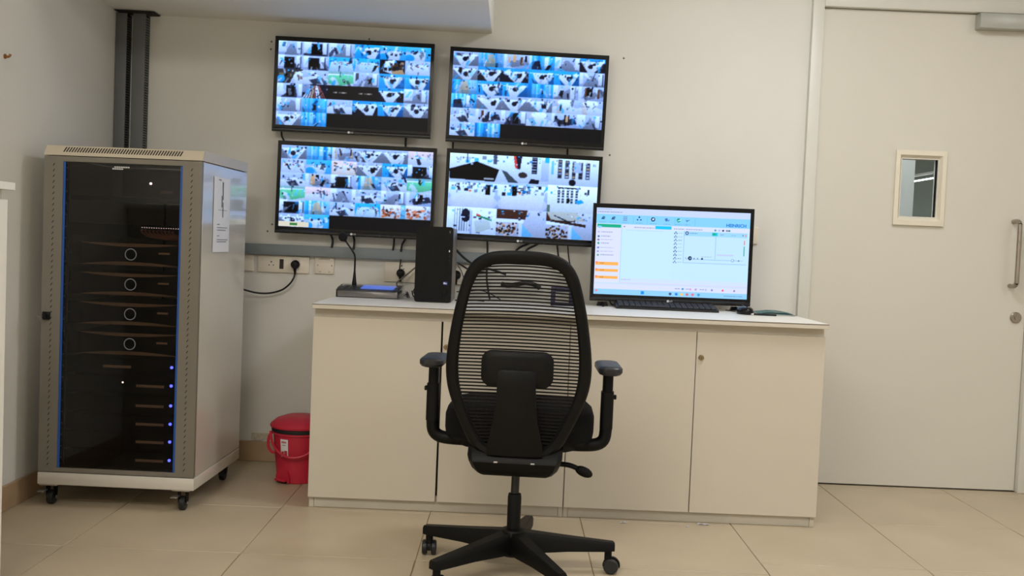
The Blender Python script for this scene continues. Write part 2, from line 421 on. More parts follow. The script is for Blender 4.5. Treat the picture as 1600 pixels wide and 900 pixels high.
part(t, 'edge_line', B(-.7735, 1.2385, 3.9715, 4.69, .8066, .809), M_EDGE, True)
WZ = .8106

# tall white cabinet against the left wall, only its far end in view
t = thing('side_cabinet', 'tall white cabinet with overhanging top against the wall left of the rack', 'cabinet', (-1.645, 2.1, 0))
part(t, 'carcass', B(XL + .002, -1.452, 1.25, 2.90, .0, 1.165), M_LAM, True)
part(t, 'top', B(XL + .002, -1.428, 1.24, 2.93, 1.1655, 1.188, bev=.001, seg=1), M_WTOP, True)
for a, b in ((1.252, 2.074), (2.078, 2.90)):
    dr = part(t, 'door', B(-1.4515, -1.434, a, b, .045, 1.138, bev=.001, seg=1), M_WTOP, True)

# ------------------------------------------------------------------ server rack
RX, RY = -1.475, 3.85
RK = (RX, RY, 0)
rack = thing('server_rack', 'beige and grey server rack on castors with smoked glass door', 'server rack', RK, R(-1.2))
def rp(name, bm, mt, sub=None, kind=None, lab=None): return part(rack, name, bm, mt, False, sub, kind, lab)
HW = .298; DEP = .60
for s in (-1, 1):
    rp('side_panel', B(min(s * HW, s * (HW - .012)), max(s * HW, s * (HW - .012)), .022, DEP, .136, 1.332, bev=.002, seg=1), M_RBEI)
rp('back_panel', B(-HW + .013, HW - .013, DEP - .012, DEP, .136, 1.332), M_RBEI)
rp('bottom_frame', B(-HW - .002, HW + .002, 0, DEP, .086, .134, bev=.004), M_RBEI)
bm = NB(); prism(bm, [(.0, 1.335), (.004, 1.345), (.022, 1.372), (.03, 1.374), (DEP - .01, 1.374), (DEP, 1.366), (DEP, 1.335)], -HW - .002, HW + .002, 'X')
top = rp('top_cover', bm, M_RTOP)
n = 44
bm = NB()
for k in range(n):
    x = -.225 + k * (.44 / (n - 1))
    a = Vector((x - .003, .0063, 1.3484)); b = Vector((x + .003, .0190, 1.3675)); nrm = Vector((0, -.83, .56)) * .0006
    v = [bm.verts.new(q + nrm) for q in (a + Vector((-.0024, 0, 0)), a + Vector((.0024, 0, 0)), b + Vector((.0024, 0, 0)), b + Vector((-.0024, 0, 0)))]
    w_ = [bm.verts.new(q.co - nrm * 3) for q in v]
    bm.faces.new(v); bm.faces.new(w_[::-1])
    for i in range(4): bm.faces.new((v[i], v[(i + 1) % 4], w_[(i + 1) % 4], w_[i]))
rp('vent_slots', bm, M_SLOT, top, 'stuff')
# door: grey frame, blue edge film, glass
dg = NB(); ring_frame(dg, -HW, HW, .137, 1.332, .072, 0, .02, tb=.016, tt=.019)
rdoor = rp('rack_door', dg, M_RGREY)
rp('glass_pane', B(-HW + .073, HW - .073, .006, .010, .154, 1.312), M_RGLASS, rdoor)
for s in (-1, 1):
    x = s * (HW - .0765)
    rp('edge_film', B(x - .004, x + .004, .002, .0058, .154, 1.312), M_BLUE, rdoor)
    bm = NB()
    for k in range(54):
        z = .165 + k * (1.135 / 53); xx = s * (HW - .037)
        v = [(xx - .0045, z - .005), (xx - .0015, z - .005), (xx + .0045, z + .005), (xx + .0015, z + .005)]
        prism(bm, v, -.0006, .002, 'Y')
    rp('vent_holes', bm, M_SLOT, rdoor, 'stuff')
bm = NB(); box(bm, -.289, -.262, -.012, 0, .715, .745, bev=.003); cyl(bm, (-.276, -.012, .73), (-.276, -.026, .73), .008, seg=12); rk = rp('door_lock', bm, M_BLK, rdoor)
bm = NB(); cyl(bm, (-.28, -.026, .73), (-.28, -.05, .727), .002, seg=6); torus(bm, (-.288, -.045, .722), .009, .0018, 16, 6); rp('key', bm, M_ZINC, rdoor)
# castors
for (cx, cy, brake) in ((-.265, .05, 1), (.245, .05, 1), (-.265, .55, 0), (.245, .55, 0)):
    bm = NB(); box(bm, cx - .035, cx + .035, cy - .035, cy + .035, .0785, .0855, bev=.002, seg=1)
    br = rp('castor_bracket', bm, M_RBEI)
    bm = NB()
    for s in (-1, 1): prism(bm, [(cy - .018, .078), (cy + .018, .078), (cy + .012, .03), (cy - .002, .022), (cy - .012, .03)], cx + s * .015 - .0012, cx + s * .015 + .0012, 'X')
    box(bm, cx - .02, cx + .02, cy - .02, cy + .02, .074, .0785)
    rp('castor_fork', bm, M_RBLACK, br)
    bm = NB(); lathe(bm, [(.0001, -.011), (.024, -.011), (.027, -.008), (.027, .008), (.024, .011), (.0001, .011)], (cx, cy, .0275), 24, 'X'); rp('castor_wheel', bm, M_RUB, br)
    bm = NB(); cyl(bm, (cx - .0185, cy, .0275), (cx + .0185, cy, .0275), .0065, seg=12); rp('axle', bm, M_ZINC, br)
    if brake:
        bm = NB(); box(bm, cx - .03, cx - .004, cy - .062, cy - .022, .058, .0625, bev=.002); xf(bm, Matrix.Translation((0, 0, 0))); rp('brake_tab', bm, M_ZINC, br)
# inner mounting rails
for s in (-1, 1):
    bm = NB(); box(bm, min(s * .232, s * .25), max(s * .232, s * .25), .06, .064, .16, 1.31)
    rail = rp('mounting_rail', bm, M_RBLACK)
    bm = NB()
    for k in range(26): lathe(bm, [(.003, 0), (.003, -.002), (.0001, -.0028)], (s * .238, .06, .18 + k * .0445), 8, 'Y')
    rp('rail_screws', bm, M_ZINC, rail, 'stuff')
rp('stiffener', B(-.05, -.044, .575, .58, .15, 1.31), M_RBLACK)
# warranty print on the glass
for z, x0_, n_ in ((1.297, -.035, 7), (1.290, -.042, 5)):
    for k in range(n_): rp('glass_print', B(x0_ + k * .0085, x0_ + k * .0085 + .0068, .0048, .0056, z, z + .0042), M_WHITE, rdoor)

def rk_thing(name, label, cat, z, group=None):
    M = Matrix.Translation(RK) @ Matrix.Rotation(R(-1.2), 4, 'Z')
    p = M @ Vector((0, .07, z))
    return thing(name, label, cat, p, R(-1.2), group)
# four power amplifiers with ring dials; ring local x ~ +.03
AMPZ = [.972, .857, .743, .628]
amp_ord = ['topmost', 'second from top', 'third from top', 'lowest']
for k, z in enumerate(AMPZ):
    t = rk_thing('power_amplifier', 'black amplifier with ring dial and painted sheen, %s of four in the rack' % amp_ord[k], 'amplifier', z, 'ring dial amplifiers in the rack')
    part(t, 'body', B(-.215, .215, .012, .40, -.038, .038), M_RBLACK)
    part(t, 'face_plate', B(-.23, .23, .0, .0115, -.043, .043, bev=.002), M_BLKG)
    for s in (-1, 1):
        pts = [(-.186 + .388 * i / 16, s * .042) for i in range(17)]
        arc = [(-.186 + .388 * i / 16, s * (.042 - .0135 * math.sin(math.pi * i / 16) ** .8)) for i in range(16, -1, -1)]
        bm = NB(); prism(bm, pts + arc[1:-1], -.004, -.0002, 'Y'); part(t, 'sheen_strip', bm, M_STRIP)
    bm = NB(); torus(bm, (.011 + .0015 * k, -.003, 0), .0212, .0018, 32, 6); part(t, 'dial_ring', bm, M_RING)
    part(t, 'name_plate', B(.118, .160, -.002, -.0002, .004, .0115), M_LABEL)
    for s in (-1, 1):
        bm = NB(); lathe(bm, [(.004, 0), (.004, -.003), (.0001, -.004)], (s * .222, 0, 0), 10, 'Y'); part(t, 'mounting_screw', bm, M_ZINC)
# six slim units with label plates and blue lights
SL = [(.541, -.032, .108, True), (.470, .098, .108, True), (.393, .098, .108, True), (.322, .10, .108, True), (.253, .102, .108, True), (.181, .102, .108, True)]
names = ['with its label plate near the middle', 'also bearing a small white lamp', 'second below the one with centred plate', 'third below the one with centred plate', 'fourth below the one with centred plate', 'lowest in the rack']
for k, (z, lx, lw, led) in enumerate(SL):
    t = rk_thing('rack_unit', 'slim black rack unit with blue lamp, ' + names[k], 'rack unit', z, 'slim units with blue lamps in the rack')
    part(t, 'body', B(-.215, .215, .012, .38, -.03, .03), M_RBLACK)
    part(t, 'face_plate', B(-.23, .23, .0, .0115, -.033, .033, bev=.0015), M_RBLACK)
    part(t, 'label_plate', B(lx - lw / 2, lx + lw / 2, -.0015, -.0002, -.007, .003), M_LABEL)
    bm = NB(); ball(bm, (.180, -.002, .003), .0058, 10); part(t, 'blue_lamp', bm, M_LEDB)
    if k == 1:
        bm = NB(); ball(bm, (-.008, -.002, .009), .0035, 8); part(t, 'white_lamp', bm, M_LEDW)
# upper gear
t = rk_thing('network_switch', 'network switch with brown patch cables and a row of port lamps in the rack', 'network switch', 1.062)
part(t, 'body', B(-.215, .215, .012, .30, -.022, .022), M_RBLACK)
part(t, 'face_plate', B(-.23, .23, 0, .0115, -.024, .024, bev=.001), M_RBLACK)
for k in range(16): 
    part(t, 'port_lamp', B(.05 + k * .0093, .0525 + k * .0093, -.001, -.0002, .014, .0155), M_LEDW)
for k in range(9):
    x = .055 + k * .015; bm = NB()
    tube(bm, [(x, 0, .004), (x, -.02, .002), (x + .02, -.03, -.012), (x + .05 + .004 * k, -.026, -.022), (.212, -.02, -.03 - .001 * k)], .0032, 6, 4); part(t, 'patch_cable', bm, M_COPPER)
t = rk_thing('media_receiver', 'dark receiver box with a glowing pinkish lamp high in the rack', 'receiver', 1.245)
part(t, 'body', B(-.02, .21, .012, .28, -.05, .05), M_RBLACK)
part(t, 'face_plate', B(-.03, .22, 0, .0115, -.052, .052, bev=.001), M_RBLACK)
bm = NB(); ball(bm, (.081, -.002, .0), .005, 10); part(t, 'lamp', bm, M_LEDW)
part(t, 'label', B(.12, .165, -.0015, -.0002, -.036, -.026), mat('dim_label', (120, 96, 76), .6))
t = rk_thing('rack_shelf', 'black perforated shelf under the receiver in the rack', 'shelf', 1.185)
part(t, 'tray', B(-.215, .215, .012, .35, -.004, .004), M_RBLACK); part(t, 'lip', B(-.23, .23, 0, .0115, -.012, .006), M_RBLACK)

# paper on the rack's side
M = Matrix.Translation(RK) @ Matrix.Rotation(R(-1.2), 4, 'Z')
t = thing('paper_sheet', 'white printed sheet stuck to the side panel of the rack', 'paper', M @ Vector((HW + .0015, .25, 1.14)), R(-1.2))
bm = NB()
N1, N2 = 8, 10
g = [[bm.verts.new((.0004 + .0018 * abs(math.sin(i * 1.3 + j * .8)) * (1 if 0 < i < N1 else .3), -.105 + .21 * i / N1, -.148 + .296 * j / N2)) for j in range(N2 + 1)] for i in range(N1 + 1)]
for i in range(N1):
    for j in range(N2): bm.faces.new((g[i][j], g[i + 1][j], g[i + 1][j + 1], g[i][j + 1]))
part(t, 'sheet', bm, M_PAPER)
def ink(y0, y1, z0, z1): return (.0026, .003, y0, y1, z0, z1)
bm = NB()
for a in (ink(-.05, -.02, .135, .139), ink(.0, .012, .06, .13), ink(-.01, .0, .03, .075), ink(.006, .014, -.01, .05), ink(-.05, .06, .018, .0195), ink(-.06, -.03, -.04, -.037), ink(-.06, .07, -.052, -.0495), ink(-.06, .05, -.062, -.0595), ink(-.06, -.03, -.085, -.082), ink(-.06, .08, -.1, -.0975), ink(-.06, .06, -.108, -.1055)): box(bm, *a)
part(t, 'print', bm, M_INK)

# ------------------------------------------------------------------ slotted wiring ducts above the rack
def duct(label, x0, x1):
    y0 = 4.735; z0, z1 = 1.0, 2.056
    t = thing('wiring_duct', label, 'wiring duct', ((x0 + x1) / 2, YB - .002, z0), 0, 'wiring ducts above the rack')
    part(t, 'cover', B(x0, x1, y0, y0 + .006, z0, z1, bev=.0015), M_DUCT, True)
    part(t, 'back', B(x0 + .002, x1 - .002, YB - .004, YB - .0005, z0, z1), M_DUCT, True)
    part(t, 'wire_bundle', B(x0 + .008, x1 - .006, y0 + .014, YB - .01, z0, z1), M_SLOT, True)
    for s, x in ((0, x0 + .001), (1, x1 - .003)):
        bm = NB(); k = z0
        while k < z1 - .01:
            box(bm, x, x + .002, y0 + .006, YB - .004, k, k + .0062); k += .0115
        part(t, 'slotted_side', bm, M_DUCT, True, None, 'stuff')
duct('grey slotted wiring duct in the corner touching the left wall', -1.862, -1.812)
duct('grey slotted wiring duct beside the one in the corner', -1.785, -1.727)
bm = NB(); prism(bm, [(-1.87, 2.0645), (-1.68, 2.0610), (-1.69, 2.058), (-1.735, 2.057), (-1.85, 2.061)], 4.71, YB - .001, 'Y')
struct('duct_opening', bm, M_SLOT, ceil)

# ------------------------------------------------------------------ pictures on the screens
class Cv:
    def __init__(s, w_, h_, c=(0, 0, 0)):
        s.a = np.empty((h_, w_, 3)); s.a[:] = c; s.w, s.h = w_, h_
        s.X, s.Y = np.meshgrid((np.arange(w_) + .5) / w_, (np.arange(h_) + .5) / h_)
    def rect(s, x0, y0, x1, y1, c, al=1.):
        k = (s.X >= x0) & (s.X < x1) & (s.Y >= y0) & (s.Y < y1); s.a[k] = s.a[k] * (1 - al) + np.array(c) * al
    def poly(s, P, c, al=1.):
        k = np.zeros((s.h, s.w), bool); n = len(P)
        for i in range(n):
            (x1, y1), (x2, y2) = P[i], P[(i + 1) % n]
            if y1 == y2: continue
            k ^= ((s.Y >= min(y1, y2)) & (s.Y < max(y1, y2))) & (s.X < x1 + (s.Y - y1) * (x2 - x1) / (y2 - y1))
        s.a[k] = s.a[k] * (1 - al) + np.array(c) * al
    def disc(s, x, y, rx, ry, c, al=1.):
        k = ((s.X - x) / rx) ** 2 + ((s.Y - y) / ry) ** 2 < 1; s.a[k] = s.a[k] * (1 - al) + np.array(c) * al
WHT, LAV, CYA, DCY, NAV, BLA = (214, 224, 255), (168, 182, 226), (46, 168, 244), (18, 104, 170), (28, 32, 52), (6, 6, 9)
GRY, BRN, TAN, GRN, RED, PNK = (120, 126, 150), (96, 62, 44), (206, 164, 128), (110, 200, 160), (214, 70, 60), (222, 196, 206)
def tile(kind, seed, w_, h_):
    g = random.Random(seed); c = Cv(w_, h_, WHT); U = g.uniform
    grad = (1 - .25 * c.Y)[..., None] * np.ones(3)
    def clutter(n, y0, y1, cols, s=.06):
        for _ in range(n):
            x, y = U(.05, .95), U(y0, y1); c.rect(x, y, x + U(.3, 1.2) * s * 1.4, y + U(.4, 1.4) * s * 2, g.choice(cols), U(.6, 1))
    if kind == 'hall' or kind == 'halldark':
        c.a[:] = LAV; fc = NAV if kind == 'halldark' else GRY
        vx = U(.3, .7); c.poly([(vx - .08, .25), (vx + .08, .25), (U(.75, 1.1), 1), (U(-.1, .25), 1)], fc, .75)
        c.rect(0, 0, U(.15, .35), .8, WHT, .8); x = U(.6, .85); c.rect(x, .05, x + .18, .85, WHT, .85); c.rect(x + .16, .1, x + .2, .9, NAV, .7)
        if kind == 'halldark': c.rect(U(.1, .6), .15, U(.62, .8), .9, BLA, .85)
    elif kind in ('desk', 'deskcyan', 'deskdark'):
        c.a[:] = {'desk': GRY, 'deskcyan': DCY, 'deskdark': NAV}[kind]
        c.rect(0, 0, 1, .3, LAV if kind == 'desk' else CYA, .8)
        tx = U(.4, .65); c.poly([(.02, .22), (.98, .2), (tx + .18, .98), (tx - .1, .98)], WHT)
        clutter(9, .05, .42, [NAV, GRY, BLA, WHT, CYA if kind != 'desk' else GRY], .07)
        c.disc(tx + U(-.08, .1), U(.45, .6), .1, .17, NAV); c.disc(tx + .16, .42, .06, .1, BLA, .8)
        if kind == 'deskcyan': c.poly([(0, .25), (.18, .3), (.3, 1), (0, 1)], CYA)
    elif kind in ('cyan', 'cyanwarm', 'cyandark'):
        c.a[:] = CYA
        for k in range(6):
            x = k / 6; c.rect(x, 0, x + U(.06, .16), 1, g.choice([WHT, DCY, (120, 210, 250), LAV]), U(.4, .9))
        if kind == 'cyanwarm': c.poly([(.38, .1), (.6, .1), (.75, 1), (.25, 1)], TAN, .75); c.rect(.7, 0, 1, 1, LAV, .6)
        if kind == 'cyandark': c.poly([(.1, .45), (.4, .35), (.5, 1), (.1, 1)], NAV, .9); c.rect(.6, .1, .75, .9, WHT)
        c.rect(0, .75, 1, 1, DCY, .25)
    elif kind in ('room', 'roomcyan', 'roomwarm', 'white'):
        c.a[:] = LAV if kind != 'roomwarm' else PNK; c.poly([(0, .55), (.6, .35), (1, .6), (1, 1), (0, 1)], WHT, .9)
        if kind == 'roomcyan': c.rect(0, 0, 1, .35, CYA, .75); c.disc(.15, .8, .2, .25, CYA); c.poly([(.85, 0), (1, 0), (1, 1), (.75, 1)], CYA, .8)
        if kind != 'white': clutter(10, .08, .55, [NAV, GRY, CYA, BLA, WHT], .07)
        else: c.poly([(.1, 0), (.25, 0), (.4, 1), (.2, 1)], TAN, .35); c.disc(.5, .2, .3, .25, WHT)
        if kind == 'room': c.poly([(.25, .7), (.6, .55), (.75, .95), (.4, 1)], NAV, .8)
    elif kind in ('crowd', 'crowdcyan', 'crowdwarm'):
        c.a[:] = {'crowd': LAV, 'crowdcyan': CYA, 'crowdwarm': PNK}[kind]
        c.poly([(.1, .3), (.9, .25), (1, 1), (0, 1)], WHT if kind != 'crowdwarm' else (236, 222, 222), .85)
        clutter(26, .1, .5, [NAV, BLA, GRY, (150, 60, 60), CYA, TAN], .05)
    elif kind == 'shop' or kind == 'shopdark':
        c.a[:] = LAV; c.poly([(.2, .5), (.9, .3), (1, .7), (.3, .95)], NAV if kind == 'shopdark' else GRY, .85)
        for k in range(4): x = U(.1, .85); c.rect(x, U(.05, .2), x + U(.05, .12), U(.5, .85), g.choice([NAV, BLA, WHT, BRN, TAN]))
        c.poly([(0, .8), (.5, 1), (0, 1)], WHT); c.rect(.0, .0, .12, .9, WHT, .7)
    elif kind == 'green':
        c.a[:] = WHT; c.poly([(0, .3), (1, .2), (1, .8), (.5, 1), (0, .9)], GRN); c.poly([(.1, .4), (.3, .5), (.45, .95), (.2, .95)], WHT, .8)
        c.rect(0, .0, 1, .18, (70, 120, 110), .6); c.rect(.45, 0, .5, .4, (60, 90, 90), .7)
    elif kind == 'brown':
        c.a[:] = NAV; c.poly([(.2, .1), (.6, 0), (.5, 1), (.15, .8)], WHT); clutter(14, .0, .6, [BRN, TAN, BLA], .1); c.poly([(.5, .8), (.9, .65), (1, 1), (.5, 1)], TAN)
    elif kind == 'darkbrown':
        c.a[:] = (60, 58, 62); c.poly([(.7, .2), (1, .1), (1, 1), (.5, 1)], WHT); clutter(10, .1, .6, [BRN, BLA, (140, 130, 100)], .1); c.disc(.15, .7, .16, .25, CYA)
    elif kind == 'warmstripes':
        c.a[:] = NAV
        for k in range(9): x = k / 9; c.poly([(.5 + (x - .5) * .3, .1), (.53 + (x - .5) * .35, .1), (x + .08, 1), (x, 1)], g.choice([TAN, WHT, (150, 90, 90), PNK]))
        c.rect(0, 0, .3, .6, LAV, .7)
    elif kind == 'pile':
        c.a[:] = (216, 210, 222); 
        for _ in range(40): x, y = U(.05, .95), U(.3, .95); c.disc(x, y, U(.03, .08), U(.05, .12), g.choice([(190, 92, 60), (220, 130, 96), (120, 60, 44), WHT]))
        c.rect(.8, 0, 1, 1, CYA if seed % 2 else LAV, .6)
    elif kind == 'black': c.a[:] = BLA; return c.a
    elif kind == 'blacktext':
        c.a[:] = BLA; 
        for k in range(10): c.rect(.22 + k * .055, .45, .22 + k * .055 + (.04 if k != 3 else 0), .53, (190, 190, 196), .8)
        return c.a
    # --- large 3x3 tiles
    elif kind == 'L_table':
        c.a[:] = WHT; clutter(8, .05, .3, [LAV, CYA, GRY], .06); c.poly([(.0, .6), (.55, .28), (1, .55), (.92, 1), (.02, .95)], BLA); c.rect(.35, 0, .37, .35, NAV, .6); c.rect(.88, 0, .95, .35, NAV, .7)
        c.rect(.7, .88, .9, .93, (200, 200, 210))
    elif kind == 'L_shelf':
        c.a[:] = WHT; c.poly([(.3, 0), (.45, 0), (.42, .5), (.33, .45)], NAV); c.poly([(.28, 0), (.33, 0), (.37, .45), (.32, .45)], RED); c.rect(.65, .02, .76, .62, NAV)
        for k in range(6): c.rect(.66, .06 + k * .1, .75, .09 + k * .1, WHT, .7)
        c.disc(.48, .7, .09, .11, (70, 60, 62)); c.poly([(.05, .55), (.15, .6), (.4, 1), (.2, 1)], (80, 90, 100)); c.poly([(.65, .82), (.82, .86), (.8, 1), (.6, 1)], NAV); c.rect(.85, .1, 1, .9, LAV, .6); c.rect(.92, 0, 1, .2, CYA)
    elif kind == 'L_racks':
        c.a[:] = WHT
        for k in range(5):
            x = .18 + k * .14; c.rect(x, .05 + .02 * k, x + .08, .75, (80, 84, 100))
            for j in range(6): c.rect(x + .01, .1 + j * .11, x + .07, .14 + j * .11, g.choice([WHT, TAN, LAV, NAV]))
        c.rect(.5, .12, .64, .5, LAV); c.disc(.48, .88, .07, .12, NAV); c.poly([(.6, 1), (1, .55), (1, 1)], WHT); c.rect(.05, .1, .1, .6, CYA, .6)
    elif kind == 'L_floor':
        c.a[:] = WHT; clutter(34, .05, .38, [NAV, CYA, DCY, GRY, BLA], .05); c.rect(.0, 0, 1, .08, LAV); s = 1 if seed % 2 else 0
        x = .28 if s else .75; c.rect(x, .12, x + .1, .5, BLA); c.rect(.42, .34, .47, .42, (230, 120, 60)); c.poly([(0, .5), (.05, .5), (.1, 1), (0, 1)], LAV, .7); c.poly([(.95, .3), (1, .3), (1, 1), (.9, 1)], LAV, .8)
        c.disc(.5, .8, .5, .35, (226, 226, 255), .7)
    elif kind == 'L_aisle':
        c.a[:] = (226, 232, 244)
        for k in range(5): x = .2 + k * .09; c.rect(x, .1, x + .045, .65, (70, 74, 90)); [c.rect(x, .14 + j * .1, x + .045, .17 + j * .1, WHT) for j in range(5)]
        c.rect(.2, .06, .65, .1, NAV); c.poly([(.55, .55), (.68, .5), (.74, .6), (.62, .68)], CYA); c.disc(.42, .55, .03, .1, BLA); c.rect(.8, .1, .83, .3, NAV); c.rect(.0, .75, .06, 1, (60, 90, 80), .7)
    elif kind == 'L_cage':
        c.a[:] = WHT
        for k in range(7): x = .15 + k * .05; c.rect(x, .05, x + .02, .9, (90, 100, 120), .8)
        c.disc(.38, .3, .09, .25, NAV); c.poly([(.55, .5), (.85, .4), (.9, .75), (.6, .95)], (190, 200, 210)); c.poly([(.6, .25), (.9, .4), (.9, .47), (.6, .32)], (40, 130, 90)); c.poly([(.6, .22), (.68, .26), (.68, .32), (.6, .29)], RED); clutter(14, .3, .95, [WHT, NAV, LAV], .04); c.rect(.48, .1, .51, 1, LAV)
    elif kind == 'L_pile':
        c.a[:] = (178, 184, 214); c.poly([(0, 0), (.62, 0), (.58, .35), (0, .36)], (74, 48, 42)); c.rect(0, .34, .55, .48, WHT)
        for _ in range(70): x, y = U(.0, .45), U(.5, .98); c.disc(x, y, U(.012, .03), U(.025, .05), g.choice([BRN, TAN, (60, 30, 26), PNK, BLA]))
        c.poly([(.5, .5), (.75, .95), (.62, 1), (.5, 1)], (120, 190, 240)); c.poly([(.45, .45), (.52, .45), (.52, 1), (.45, 1)], WHT, .8)
        if seed % 2: c.poly([(0, 0), (.6, 0), (.8, .3), (.1, .3)], (170, 168, 166)); c.poly([(0, .26), (.8, .42), (.8, .52), (0, .34)], (60, 44, 40)); c.poly([(.15, .1), (.5, .35), (.5, .4), (.15, .14)], NAV)
    if not kind.startswith('L_'):
        for _ in range(5):
            x, y, w2 = U(0, .9), U(0, .8), U(.03, .14); sh = U(-.2, .2)
            c.poly([(x, y), (x + w2, y), (x + w2 + sh, y + U(.2, .6)), (x + sh, y + U(.2, .6))], g.choice([WHT, WHT, LAV, CYA, NAV, (90, 190, 250), BLA]), U(.35, .9))
        clutter(7, 0, .7, [NAV, BLA, WHT, WHT, CYA, GRY], .05)
    else:
        clutter(18, 0, .34, [NAV, GRY, WHT, LAV, CYA, DCY], .03)
    c.a *= grad
    c.a = (c.a - 128) * 1.28 + 138; c.a *= np.array((.84, .96, 1.08))
    c.a += np.random.RandomState(seed).normal(0, 5, (h_, w_, 1))
    return c.a
def blur(a):
    p = np.pad(a, ((1, 1), (1, 1), (0, 0)), 'edge')
    return (p[:-2, 1:-1] + p[2:, 1:-1] + p[1:-1, :-2] + p[1:-1, 2:] + 3 * p[1:-1, 1:-1]) / 7
def wallpic(layout, seed, tw=40, th=22):
    rws = []; k = seed * 100
    for r_ in layout:
        row = []
        for kd in r_:
            k += 1; row.append(tile(kd, k, tw, th))
        rws.append(np.concatenate(row, 1))
    return blur(np.concatenate(rws, 0))
def screen_part(t, a, x0, x1, z0, z1, y, strength_mat=M_SCREEN):
    h_, w_, _ = a.shape
    a = np.clip(a, 0, 255) / 255; L = np.where(a <= .04045, a / 12.92, ((a + .055) / 1.055) ** 2.4)
    xs = np.linspace(x0, x1, w_); zs = np.linspace(z1, z0, h_)
    XX, ZZ = np.meshgrid(xs, zs); n = w_ * h_
    co = np.stack([XX.ravel(), np.full(n, y), ZZ.ravel()], 1)
    idx = np.arange(n).reshape(h_, w_)
    q = np.stack([idx[1:, :-1], idx[1:, 1:], idx[:-1, 1:], idx[:-1, :-1]], -1).reshape(-1, 4)
    me = bpy.data.meshes.new('screen')
    me.vertices.add(n); me.vertices.foreach_set('co', co.ravel())
    me.loops.add(q.size); me.loops.foreach_set('vertex_index', q.ravel().astype(np.int32))
    me.polygons.add(len(q)); me.polygons.foreach_set('loop_start', (np.arange(len(q)) * 4).astype(np.int32))
    me.update(calc_edges=True)
    ca = me.color_attributes.new('picture', 'FLOAT_COLOR', 'POINT')
    ca.data.foreach_set('color', np.concatenate([L.reshape(-1, 3), np.ones((n, 1))], 1).ravel())
    me.materials.append(strength_mat)
    o = bpy.data.objects.new('screen', me); COL.objects.link(o); o.parent = t
    return o
K = 'black'
PIC1 = [['hall', 'halldark', 'hall', 'deskcyan', 'roomcyan', 'roomcyan'], ['halldark', 'halldark', 'crowdcyan', 'crowdcyan', 'brown', 'crowd'],
        ['darkbrown', 'room', 'green', 'hall', 'deskcyan', 'deskcyan'], ['halldark', 'warmstripes', 'blacktext', 'blacktext', 'deskdark', 'hall'],
        ['hall', 'cyan', 'room', 'deskdark', 'deskcyan', 'desk'], ['desk', 'cyan', K, K, K, K]]
PIC2 = [['desk', 'cyanwarm', 'shop', 'cyandark', 'hall', 'deskdark'], ['desk', 'deskdark', 'deskdark', 'deskcyan', 'deskcyan', 'hall'],
        ['cyanwarm', 'deskcyan', 'deskcyan', 'cyan', 'hall', 'shop'], ['cyandark', 'desk', 'desk', 'desk', 'white', 'white'],
        ['room', 'shopdark', 'halldark', 'white', 'shopdark', 'hall'], ['room', 'cyan', K, K, K, K]]
PIC3 = [['desk', 'cyan', 'shop', 'desk', 'desk', 'roomwarm'], ['crowd', 'roomcyan', 'crowdwarm', 'desk', 'deskcyan', 'halldark'],
        ['room', 'shop', 'halldark', 'cyanwarm', 'room', 'green'], ['green', 'roomwarm', 'hall', 'room', 'hall', 'shopdark'],
        ['halldark', 'cyanwarm', 'room', 'crowdcyan', 'pile', 'pile'], ['desk', 'roomcyan', K, K, K, K]]
PIC4 = [['L_table', 'L_shelf', 'L_racks'], ['L_floor', 'L_floor', 'L_aisle'], ['L_cage', 'L_pile', 'L_pile']]

def logo_lg(t, x, y, z, s=.011):
    """small round emblem followed by two letters"""
    bm = NB(); lathe(bm, [(s * .52, 0), (s * .52, -.0006), (.0001, -.0006)], (x - s * .95, y, z), 16, 'Y')
    part(t, 'emblem', bm, M_WHITE)
    bm = text_mesh('LG', s, .0004); xf(bm, Matrix.Translation((x + s * .4, y - .0003, z))); part(t, 'lettering', bm, M_WHITE)
def tv_body(t, W, H, depth=.05):
    """front plane y=0, centre at origin, facing -Y"""
    bb, bt, bs = .028, .017, .0135
    bm = NB(); ring_frame(bm, -W / 2, W / 2, -H / 2, H / 2, bs, -.002, .012, tb=bb, tt=bt)
    fr = part(t, 'bezel', bm, M_BLKG)
    bm = NB(); prism(bm, [(-.0022, -H / 2), (-.008, -H / 2 + .003), (-.008, -H / 2 + .011), (-.0022, -H / 2 + .016)], -W / 2, W / 2, 'X')
    part(t, 'lower_lip', bm, M_BEZ)
    part(t, 'edge_band', ring_frame(NB(), -W / 2 - .0025, W / 2 + .0025, -H / 2 - .0025, H / 2 + .0025, .0024, -.004, .02), M_BEZ)
    part(t, 'back_shell', B(-W / 2 + .002, W / 2 - .002, .0125, .028, -H / 2 + .002, H / 2 - .002, bev=.004), M_BLK)
    part(t, 'electronics_bulge', B(-W * .32, W * .32, .0285, depth, -H * .42, H * .12, bev=.008), M_BLK)
    logo_lg(t, 0, -.0083, -H / 2 + .0075, .0105)
    return (-W / 2 + bs, W / 2 - bs, -H / 2 + bb, H / 2 - bt)
def wall_tv(label, cx, cz, W, H, rot, pic):
    t = thing('wall_television', label, 'television', (cx, 4.72, cz), 0, 'wall televisions with camera feeds')
    t.rotation_euler = (0, R(rot), 0)
    x0, x1, z0, z1 = tv_body(t, W, H)
    screen_part(t, pic, x0, x1, z0, z1, .0005)
    part(t, 'wall_bracket', B(-.1, .1, .0505, .0785, -.1, .06, bev=.002), M_BLK)
    return t
wall_tv('wall television in the upper row beside the wiring ducts, two feeds blacked out', -.764, 1.757, .723, .427, .6, wallpic(PIC1, 1))
wall_tv('wall television in the upper row, right above the one showing nine large feeds', .034, 1.739, .722, .427, 1.0, wallpic(PIC2, 2))
p3 = wallpic(PIC3, 3)
p3[-9:-1, 0:int(240 * .2)] = (206, 204, 190); p3[-7:-3, 18:30] = (50, 120, 60)
